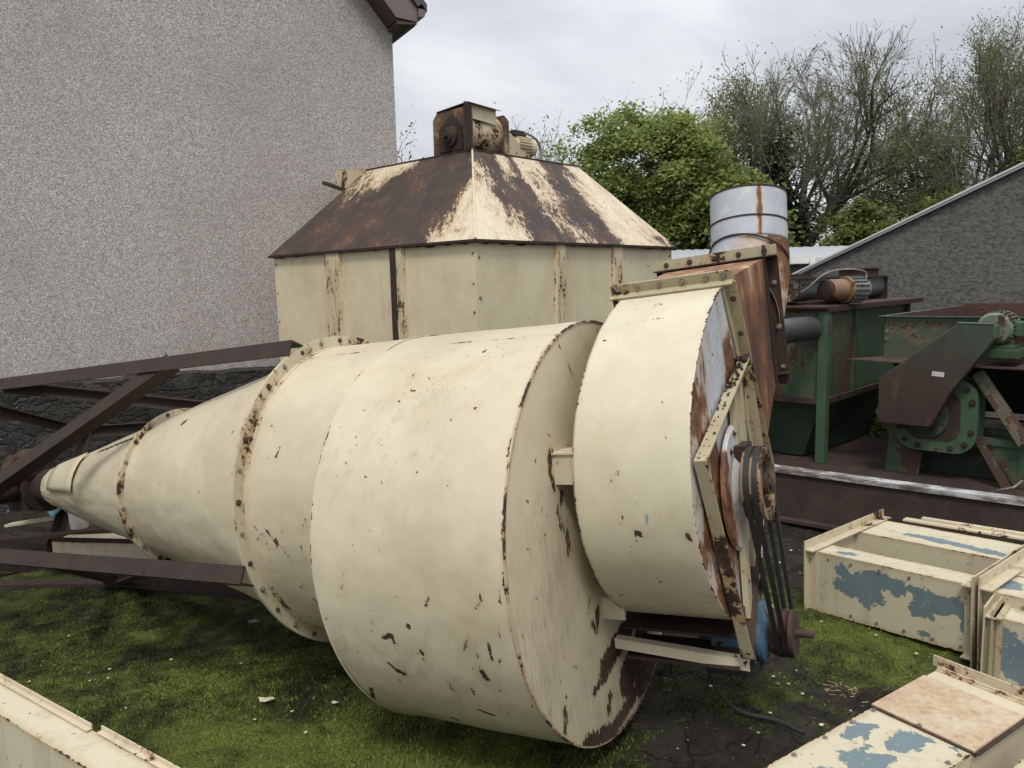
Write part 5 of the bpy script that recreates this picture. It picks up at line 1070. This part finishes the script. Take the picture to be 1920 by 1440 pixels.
for nm_, (t_, w_, z0) in enumerate(((.012, -.012, .09), (TL_-.01, -.012, .09), (TL_-.01, 2.2, .09), (-.05, 2.2, .09))):
    b = MB(); b.angle(tq(t_+.025, w_-.025, z0), tq(t_+.025, w_-.025, ZT-.01), .075, .008, -T, Wd) if nm_ in (0, 3) else b.angle(tq(t_, w_, z0), tq(t_, w_, ZT-.01), .075, .008, T, Wd)
    b.build('leg', M['green_bright' if nm_ == 0 else 'green'], tank, smooth=0)
b = MB(); b.angle(tq(-.005+.03, .60, ZB), tq(.025, .60, ZT-.01), .05, .006, Wd, -T); b.build('stiffener', M['green'], tank, smooth=0)
b = MB(); b.angle(tq(TL_, -.03, ZB-.0), tq(0, -.03, ZB), .045, .006, Wd, -zz_); b.angle(tq(.028, 0, ZB), tq(.028, 1.4, ZB), .045, .006, -T, -zz_); b.build('base_angle', M['rust'], tank, smooth=0)
b = MB()
g0 = [tq(TL_+.02, .03, ZB-.03), tq(-.02, .03, ZB-.03), tq(-.02, 1.9, ZB-.03), tq(TL_+.02, 1.9, ZB-.03)]; g1 = [tq(-1.0, .12, .10), tq(-.20, .12, .10), tq(-.12, 1.12, .10), tq(-1.0, 1.12, .10)]
b.hexa(g1+g0); b.build('hopper_bottom', M['green_dark'], tank, smooth=0)  # lengthened to fill the dark gap under the tank, shade painted in
b = MB(); b.lathe(tq(-.10, 0, 1.20), -Wd, [(-.0, .16), (.012, .16), (.012, .115), (.03, .115), (.03, .098), (1.3, .098), (1.3, 0)], 40); b.build('pipe_stub', rusty('dark_pipe', [(.3, (.03, .03, .031)), (.55, (.07, .07, .072)), (.8, (.17, .17, .175))], 3, .45, .3), tank, smooth=40)
bolts(tank, [tq(t_, -.0455, ZT-.005) for t_ in (-.1, -.3, -.5)], -Wd, BM_R)
# screw conveyor trough on the lid, with gearmotor and chain drive
scw = thing('screw_conveyor', tuple(tq(-.35, 1.0, ZT+.02)), 'rusty blue-grey screw conveyor trough with gearmotor lying on the green tank lid', 'conveyor')
zb = ZT+.017
b = MB(); th_ = np.linspace(math.pi, 2*math.pi, 16); pr_ = [(.13, .21)]+[(-.13*math.cos(t-math.pi)*-1*-1, .125+.105*math.sin(t)) for t in th_][::-1]
U_ = [(-.12, .22)]+[(.12*math.cos(t), .125+.10*math.sin(t)) for t in th_]+[(.12, .22)]
b.prism([tq(-.36+u, .05, zb+z) for u, z in U_], Wd*2.05); b.build('trough', M['grey_trough'], scw, smooth=30)
b = MB(); b.box(tq(-.36, 1.07, zb+.228), (.15, 1.05, .007), (T, Wd, zz_)); b.build('cover', M['rust_red'], scw, smooth=0)
b = MB(); b.box(tq(-.36, 1.72, zb+.265), (.12, .20, .035), (T, Wd, zz_)); b.box(tq(-.36, 1.72, zb+.305), (.14, .23, .005), (T, Wd, zz_)); b.build('inlet_spout', M['rust_red'], scw, smooth=0)
b = MB(); b.box(tq(-.36, 2.105, zb+.11), (.15, .005, .12), (T, Wd, zz_)); b.build('end_plate', M['rust_dark'], scw, smooth=0)
b = MB(); b.bar(tq(-.9, -.02, zb+.02), tq(.0, .5, zb+.02), .10, .04); b.bar(tq(-.8, .22, zb+.235), tq(-.25, .22, zb+.235), .08, .05); b.build('support_angle', M['rust_dark'], scw, smooth=0)
gm = tq(-.06, .24, zb+.12)
b = MB(); b.lathe(gm, nz(T*.5+Wd), [(-.02, 0), (-.02, .085), (.02, .09), (.14, .09), (.14, .11), (.165, .11), (.165, 0)], 30); b.build('gearbox', paint('tan_gearbox', (.21, .125, .065), 1.2, 4, grime=.8, big=(9, .56)), scw, smooth=40)
b = MB(); b.lathe(gm+nz(T*.5+Wd)*.165, nz(T*.5+Wd), [(0, .10), (.16, .10), (.17, .08), (.2, .08), (.2, 0)], 30)
for q in range(18):
    t = q*math.pi/9; ax_ = nz(T*.5+Wd); h_ = np.cross(ax_, zz_); d = h_*math.cos(t)+zz_*math.sin(t); b.box(gm+ax_*.25+d*.104, (.07, .003, .01), (ax_, np.cross(ax_, d), d))
b.build('motor', M['grey_trough'], scw, smooth=30)
b = MB(); ax_ = nz(T*.5+Wd); b.lathe(gm-ax_*.05, ax_, [(-.015, 0), (-.015, .075), (-.008, .088), (.008, .088), (.015, .075), (.015, 0)], 30); b.build('sprocket', M['rust_dark'], scw); b = MB(); b.lathe(tq(-.42, .02, zb+.09), ax_, [(-.03, 0), (-.03, .05), (.02, .05), (.02, .02), (-.09, .02), (-.09, 0)], 20); b.build('sprocket', M['rust_dark'], scw)
b = MB(); s1_, s2_ = gm-ax_*.05, tq(-.42, .02, zb+.09)-ax_*.01
b.tube([s1_+zz_*.088, (s1_+s2_)/2+zz_*.06, s2_+zz_*.05], .009, 6); b.tube([s1_-zz_*.088, (s1_+s2_)/2-zz_*.085, s2_-zz_*.05], .009, 6); b.build('drive_chain', M['rust_dark'], scw)
b = MB(); b.tube(catmull([tuple(gm+ax_*.36+zz_*.05), tuple(gm+ax_*.37+zz_*.14), tuple(gm+ax_*.2+zz_*.17), tuple(gm-ax_*.05+zz_*.14), tuple(gm-ax_*.15-T*.1+zz_*.0), tuple(gm-ax_*.2-T*.3-zz_*.1)], 6), .007, 6); b.build('cable', M['bolt'], scw)

# ------------------------------------------------------------------ green bin machine with belt guard
B_ = np.array([3.017, 6.2, 0])
def bq(t, w_, z): return B_+T*t+Wd*w_+zz_*z
binm = thing('green_bin_mill', tuple(B_), 'open rusty green steel bin on a mill with a large slanted belt guard and motor', 'mill')
BT, BW, Z0, Z1 = 1.9, 2.41, .95, 1.285
b = MB(); b.prism([bq(0, 0, Z0), bq(BT, 0, Z0), bq(BT, 0, Z1), bq(0, 0, Z1)], Wd*.006); b.build('bin_front', paint('green_brown_panel', (.06, .075, .05), 1.0, 2, big=(2.4, .53), grime=.8, rough=.6), binm, smooth=0)
b = MB(); b.prism([bq(0, .006, Z0), bq(0, BW, Z0), bq(0, BW, Z1), bq(0, .006, Z1)], T*.006); b.prism([bq(BT, .006, Z0), bq(BT, BW, Z0), bq(BT, BW, Z1), bq(BT, .006, Z1)], -T*.006); b.prism([bq(.006, BW, Z0), bq(BT-.006, BW, Z0), bq(BT-.006, BW, Z1+.02), bq(.006, BW, Z1+.02)], -Wd*.006); b.build('bin_side', M['bin_inside'], binm, smooth=0)
b = MB(); b.angle(bq(-.04, -.004, Z1), bq(BT, -.004, Z1), .04, .005, -zz_, -Wd); b.angle(bq(-.004, -.04, Z1), bq(-.004, BW, Z1), .04, .005, -zz_, -T); b.angle(bq(0, BW+.005, Z1+.02), bq(BT, BW+.005, Z1+.02), .04, .005, -zz_, Wd); b.build('rim', M['green_bright'], binm, smooth=0)
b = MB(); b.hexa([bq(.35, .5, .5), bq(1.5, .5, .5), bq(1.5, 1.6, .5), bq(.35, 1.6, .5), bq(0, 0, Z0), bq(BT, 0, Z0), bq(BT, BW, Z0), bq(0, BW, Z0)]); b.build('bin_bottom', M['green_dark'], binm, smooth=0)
b = MB(); b.prism([bq(-.19, -.30, Z0-.005), bq(.5, -.42, Z0-.005), bq(1.6, -.42, Z0-.005), bq(1.6, .0, Z0-.005), bq(-.02, .0, Z0-.005)], zz_*.01); b.build('motor_shelf', M['rust_red'], binm, smooth=0)
gw = -.50; gpol = [(.128, .836), (.641, 1.258), (.858, 1.254), (.872, 1.156), (.612, .757), (.507, .522), (.483, .499), (.136, .502)]
b = MB(); b.prism([bq(t_, gw, z) for t_, z in gpol], Wd*.10); b.build('belt_guard', M['guard'], binm, smooth=0, bevel=.008)
b = MB(); b.prism([bq(.632, gw-.004, 1.259), bq(.860, gw-.004, 1.255), bq(.860, gw+.106, 1.255), bq(.632, gw+.106, 1.259)], zz_*.006); b.prism([bq(.861, gw-.004, 1.17), bq(.876, gw-.004, 1.16), bq(.876, gw+.12, 1.16), bq(.861, gw+.12, 1.17)], zz_*.085); b.build('guard_cap', M['green_bright'], binm, smooth=0)
m = NT('paper_label'); lx = m.sep(); stripe = m.math('FRACT', m.mul(lx[2], 75)); tx = m.mul(m.smooth(stripe, .5, .55), m.smooth(m.noise(1, 2, .5, m.sc((160, 160, 10))), .5, .55)); M['label'] = m.fin(m.mix(m.mul(tx, .6), (.55, .5, .47), (.25, .2, .2)), .6)
b = MB(); lq = [(.495, .915), (.575, .91), (.572, .875), (.492, .882)]; b.prism([bq(t_, gw-.003, z) for t_, z in lq], Wd*.002); b.build('paper_label', M['label'], binm, smooth=0)
ml = bq(.835, -.37, 1.215)
b = MB(); b.lathe(ml, Wd, [(0, 0), (0, .10), (.03, .115), (.05, .105), (.26, .105), (.26, .118), (.29, .118), (.31, .09), (.31, 0)], 36)
for q in range(26):
    t = q*2*math.pi/26; d = T*math.cos(t)+zz_*math.sin(t); b.box(ml+Wd*.155+d*.112, (.10, .0035, .012), (Wd, np.cross(Wd, d), d))
mt_ = b.build('motor', M['motor_green'], binm, smooth=30)
b = MB(); b.box(ml+Wd*.14+T*.125, (.07, .035, .05), (Wd, T, zz_)); b.build('terminal_box', M['green_bright'], mt_, smooth=0, bevel=.006)
b = MB(); th_ = np.linspace(0, 2*math.pi, 17); b.tube([bq(.72, -.2, 1.335)+T*.022*math.cos(t)+zz_*.022*math.sin(t) for t in th_], .007, 8, False); b.build('lifting_eye', M['rust'], mt_)
b = MB(); b.box(ml+Wd*.15-zz_*.13+T*.02, (.13, .11, .02), (Wd, T, zz_)); b.box(ml+Wd*.15-zz_*.17+T*.06, (.16, .10, .03), (Wd, T, zz_)); b.box(ml+Wd*.12-zz_*.105+T*.09, (.05, .02, .04), (Wd, T, zz_)); b.build('motor_base', M['green'], binm, smooth=0, bevel=.004)
# round-cornered bearing housing plate
hc = (.49, .575); hs = .275
def rsq(cx_, cz_, s, r, n_=8):
    o = []
    for k_, (sx, sz) in enumerate(((1, 1), (-1, 1), (-1, -1), (1, -1))):
        for q in range(n_+1): t = (k_+q/n_)*math.pi/2; o.append((cx_+sx*(s-r)+r*math.cos(t), cz_+sz*(s-r)+r*math.sin(t)))
    return o
b = MB(); b.prism([bq(t_, -.36, z) for t_, z in rsq(*hc, hs, .15)], Wd*.03); b.prism([bq(t_, -.33, z) for t_, z in rsq(*hc, hs*.97, .15)], Wd*.12); b.prism([bq(t_, -.21, z) for t_, z in rsq(*hc, hs*1.03, .15)], Wd*.03); hz_ = b.build('bearing_housing', M['green_bright'], binm, smooth=20)
b = MB(); b.prism([bq(t_, -.366, z) for t_, z in rsq(hc[0]-.02, hc[1], hs*.68, .1)], Wd*.005); b.build('cover_plate', M['rust'], hz_, smooth=20)
b = MB(); b.lathe(bq(.43, -.36, .56), -Wd, [(.006, .16), (.02, .16), (.03, .10), (.10, .09), (.10, 0)], 36); b.build('hub', M['green_dark'], hz_)
bolts(hz_, [bq(t_, -.362, z) for t_, z in rsq(*hc, hs*.87, .13, 2)], -Wd, bolt_mesh('bolt', M['rust_dark'], .014, .014))
# legs, struts and side sheets
b = MB(); b.prism([bq(.13, -.28, .09), bq(.37, -.28, .09), bq(.42, -.28, .45), bq(.16, -.28, .52)], Wd*.008); b.build('leg_plate', M['green'], binm, smooth=0)
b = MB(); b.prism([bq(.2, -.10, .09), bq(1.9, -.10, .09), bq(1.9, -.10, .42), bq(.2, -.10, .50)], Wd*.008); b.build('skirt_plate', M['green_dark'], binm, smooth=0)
b = MB(); b.bar(bq(.74, -.30, .90), bq(1.06, -.36, .43), .085, .02, Wd); b.bar(bq(.74, -.28, .90), bq(1.06, -.34, .43), .02, .06, Wd); b.build('strut', paint('strut_paint', (.10, .115, .085), 1, 4, big=(5, .5), grime=.5, under=(.085, .042, .034)), binm, smooth=0)
b = MB(); b.angle(bq(.75, -.30, .43), bq(1.5, -.30, .43), .05, .008, -zz_, Wd); b.build('ledge', M['green'], binm, smooth=0)
b = MB(); b.prism([bq(.72, -.29, .43), bq(.78, -.29, .43), bq(1.0, -.34, .09), bq(.93, -.34, .09)], Wd*.02); b.prism([bq(.78, -.28, .425), bq(1.9, -.28, .425), bq(1.9, -.28, .09), bq(1.0, -.28, .09)], Wd*.008); b.build('gusset', M['green'], binm, smooth=0)
b = MB(); b.prism([bq(1.02, -.1, .94), bq(1.9, -.1, .94), bq(1.9, -.1, .55), bq(1.35, -.1, .48)], Wd*.008); b.build('side_sheet', M['green'], binm, smooth=0)
bolts(binm, [bq(.015, -.006, z) for z in (1.10, 1.16)], -Wd, BM_Z)
b = MB(); b.tube(catmull([tuple(bq(.92, -.55, .10)), tuple(bq(.98, -.6, .14)), tuple(bq(1.05, -.6, .17)), tuple(bq(1.08, -.5, .2))], 6), .008, 6); o = b.build('cable_loop', M['bolt'], org=bq(1, -.55, .1)); tag(o, 'short grey cable loop on the deck beside the mill', 'cable')

# ------------------------------------------------------------------ clutter by the cone tip
J = lambda *p: np.array(p)
pot = thing('plastic_pot', (-2.92, 5.0, 0), 'white plastic pot among the junk under the cone tip', 'pot')
m = NT('white_plastic'); M['plastic'] = m.fin(m.mix(m.noise(8, 4), (.5, .49, .46), (.66, .65, .62)), .4)
b = MB(); b.lathe((-2.92, 5.0, .0), (0, 0, 1), [(0.0, 0), (.0, .052), (.01, .056), (.11, .060), (.115, .055), (.115, 0)], 28); b.v = [(x, y, z+.06) for x, y, z in b.v]; b.build('body', M['plastic'], pot)
b = MB(); b.lathe((-2.92, 5.0, .175), (0, 0, 1), [(0, .062), (.015, .062), (.018, .055), (.018, 0)], 28); b.build('lid', M['bolt'], pot)
jd = thing('duct_section', (-2.7, 4.75, 0), 'cream duct lying in the shade beneath the cone tip', 'duct', 'rectangular cream duct sections')
jx, jy = nz((.93, -.22, .03)), nz((.22, .93, 0)); jo = np.array([-2.98, 4.78, -.13]); trunk(jd, 'leg_casing', jo, jx, jy, zz_, .85, .25, .17)
b = MB(); b.angle(jo+zz_*.17, jo+jx*.85+zz_*.17, .03, .004, zz_, jy); b.build('top_lip', M['rust_dark'], jd, smooth=0)
for (p, q, w_, h_, mt, lb2) in (((-3.9, 5.0, -.05), (-2.3, 4.9, .10), .05, .03, 'rust_dark', 'long rusty flat bar leaning over the junk below the cone tip'), ((-3.6, 5.3, .0), (-2.5, 5.05, .2), .07, .02, 'cream_worn', 'cream steel strip lying above the junk below the cone tip'), ((-3.4, 4.55, -.15), (-2.1, 4.5, -.14), .08, .03, 'brown_steel', 'brown bar flat on the moss under the stand')):
    b = MB(); b.bar(p, q, w_, h_); o = b.build('scrap_bar', M[mt], org=(np.array(p)+np.array(q))/2, smooth=0, bevel=.003); tag(o, lb2, 'scrap bar')
m = NT('blue_cloth'); m.bump(m.noise(20, 4), .4, .02); M['cloth'] = m.fin(m.mix(m.noise(6, 4), (.06, .12, .17), (.14, .24, .30)), .9)
u_, v_ = np.meshgrid(np.linspace(0, 1, 26), np.linspace(0, 1, 18), indexing='ij'); Pc = np.stack([-3.45+.42*u_, 5.05-.15*u_+.28*v_, .10+.22*np.sin(u_*3.0)*(.6+.4*np.sin(v_*5))+.10*fbm(u_, v_, 5, 3)], -1)
b = MB(); b.grid(Pc); o = b.build('plastic_sack', M['cloth'], org=(-3.3, 5.1, .1), smooth=180); s_ = o.modifiers.new('thick', 'SOLIDIFY'); s_.thickness = .006; tag(o, 'crumpled blue plastic sack beneath the cone tip', 'sack')
# pale paint flakes and litter on the ground
def at0(px, py):
    d = fw+rt*(px-960)/FPX+up*(720-py)/FPX; q = (0-CAMH)/d[2]; return d*q+np.array([0, 0, CAMH])
m = NT('paint_flake'); M['flake'] = m.fin(m.mix(m.noise(20, 3), (.5, .44, .3), (.66, .62, .5)), .7)
def flake(x, y, s, nm, mat, label, cat, group=None, el=1.):
    n_ = 9; a0 = rnd.random()*6; z = float(ground_h(np.array([x]), np.array([y]))[0])+.012
    ring = [(x+s*(.7+.5*rnd.random())*math.cos(a0+q*2*math.pi/n_)*el, y+s*(.7+.5*rnd.random())*math.sin(a0+q*2*math.pi/n_)*.8, z+rnd.uniform(0, s*.35)) for q in range(n_)]
    b = MB(); b.prism(ring, (0, 0, .002)); o = b.build(nm, mat, org=(x, y, z), smooth=0); tag(o, label, cat, group)
# ground positions in metres
FLK = [(-2.34, 3.81), (-2.13, 3.16), (-1.77, 3.13), (-1.85, 3.29), (-1.62, 3.4), (-0.89, 2.82), (-1.0, 2.72), (-1.52, 2.79), (-1.26, 3.3), (-1.85, 3.13), (-0.8, 2.68), (1.64, 4.42), (1.41, 3.4), (1.59, 3.24), (1.69, 3.09), (1.14, 2.98), (1.1, 2.81), (0.93, 2.68), (1.09, 2.6), (1.23, 2.68), (1.03, 2.94), (1.49, 4.19), (0.78, 2.51), (0.76, 2.88)]
for x, y in FLK: flake(x, y, rnd.uniform(.004, .009), 'paint_flake', M['flake'], 'small pale paint flake lying on the mossy yard', 'paint flake', 'small pale paint flakes scattered on the yard')
flake(-1.007, 2.877, .026, 'paint_flake', M['flake'], 'largest cream paint flake on the grass in front of the drum', 'paint flake', None, 1.3)
flake(-.752, 2.936, .014, 'paint_flake', M['plastic'], 'white curled flake on dark grass left of the drum', 'paint flake')
flake(-1.40, 3.88, .03, 'plastic_scrap', M['bolt'], 'crumpled grey plastic scrap on the moss below the bolted flange', 'scrap')
rs = np.random.RandomState(8); n_ = 28; sx = 1.246+.028*rs.randn(n_); sy = 2.80+.03*rs.randn(n_); b = MB()
for i in range(n_):
    a = rs.rand()*6.28; d = np.array([math.cos(a), math.sin(a), rs.uniform(-.05, .35)])*rs.uniform(.012, .035); p = np.array([sx[i], sy[i], .012+rs.rand()*.012]); b.tube([p, p+d], .0012, 3)
m = NT('straw'); M['straw'] = m.fin(m.mix(m.noise(30), (.35, .24, .11), (.55, .43, .25)), .9); o = b.build('straw', M['straw'], org=(1.246, 2.80, 0)); tag(o, 'small tuft of dry straw on the dark mud', 'straw', kind='stuff')
# loose grit and small stones on the muddy part
rs = np.random.RandomState(21); b = MB(); n_ = 700; gxs = rs.uniform(.2, 2.2, n_); gys = rs.uniform(2.3, 4.7, n_); gzs = ground_h(gxs, gys)
for x, y, z in zip(gxs, gys, gzs):
    if moss_mask(np.array([x]), np.array([y]))[0] > .52: continue
    r_ = .002+.008*rs.rand()**3; k = 6; a_ = rs.rand()*6; c = np.array([x, y, z+r_*.3])
    ring = [c+np.array([math.cos(a_+j*1.047)*r_*rs.uniform(.7, 1.3), math.sin(a_+j*1.047)*r_*rs.uniform(.7, 1.3), rs.uniform(-.2, .2)*r_]) for j in range(k)]
    b.add([c+np.array([0, 0, r_*.7])]+ring+[c-np.array([0, 0, r_*.6])], [(0, j+1, (j+1) % k+1) for j in range(k)]+[(k+1, (j+1) % k+1, j+1) for j in range(k)])
m = NT('grit'); M['grit'] = m.fin(m.ramp(m.t.nodes.new('ShaderNodeNewGeometry').outputs['Random Per Island'], [(.1, (.03, .027, .022)), (.6, (.09, .08, .065)), (.95, (.26, .24, .2))]), .85)
o = b.build('grit', M['grit'], org=(1.2, 3.4, 0), smooth=0, recalc=False); tag(o, 'loose grit and small stones on the dark mud', 'grit', kind='stuff')
# weeds in the gap behind the deck
rs = np.random.RandomState(12)
def weed(x, y, h, n_, label):
    r_ = thing('weed', (x, y, 0), label, 'weed', 'green weeds behind the machines'); P = np.stack([x+rs.randn(n_)*h*.35, y+rs.randn(n_)*h*.35, np.abs(rs.randn(n_))*h*.45+.03], -1)
    link_part('leaves', leaves_mesh('leaves', P-np.array([x, y, 0]), .03, rs), M['leaf_sparse'], r_)
weed(3.62, 7.5, .32, 500, 'clump of green weeds seen through the gap between tank and mill')
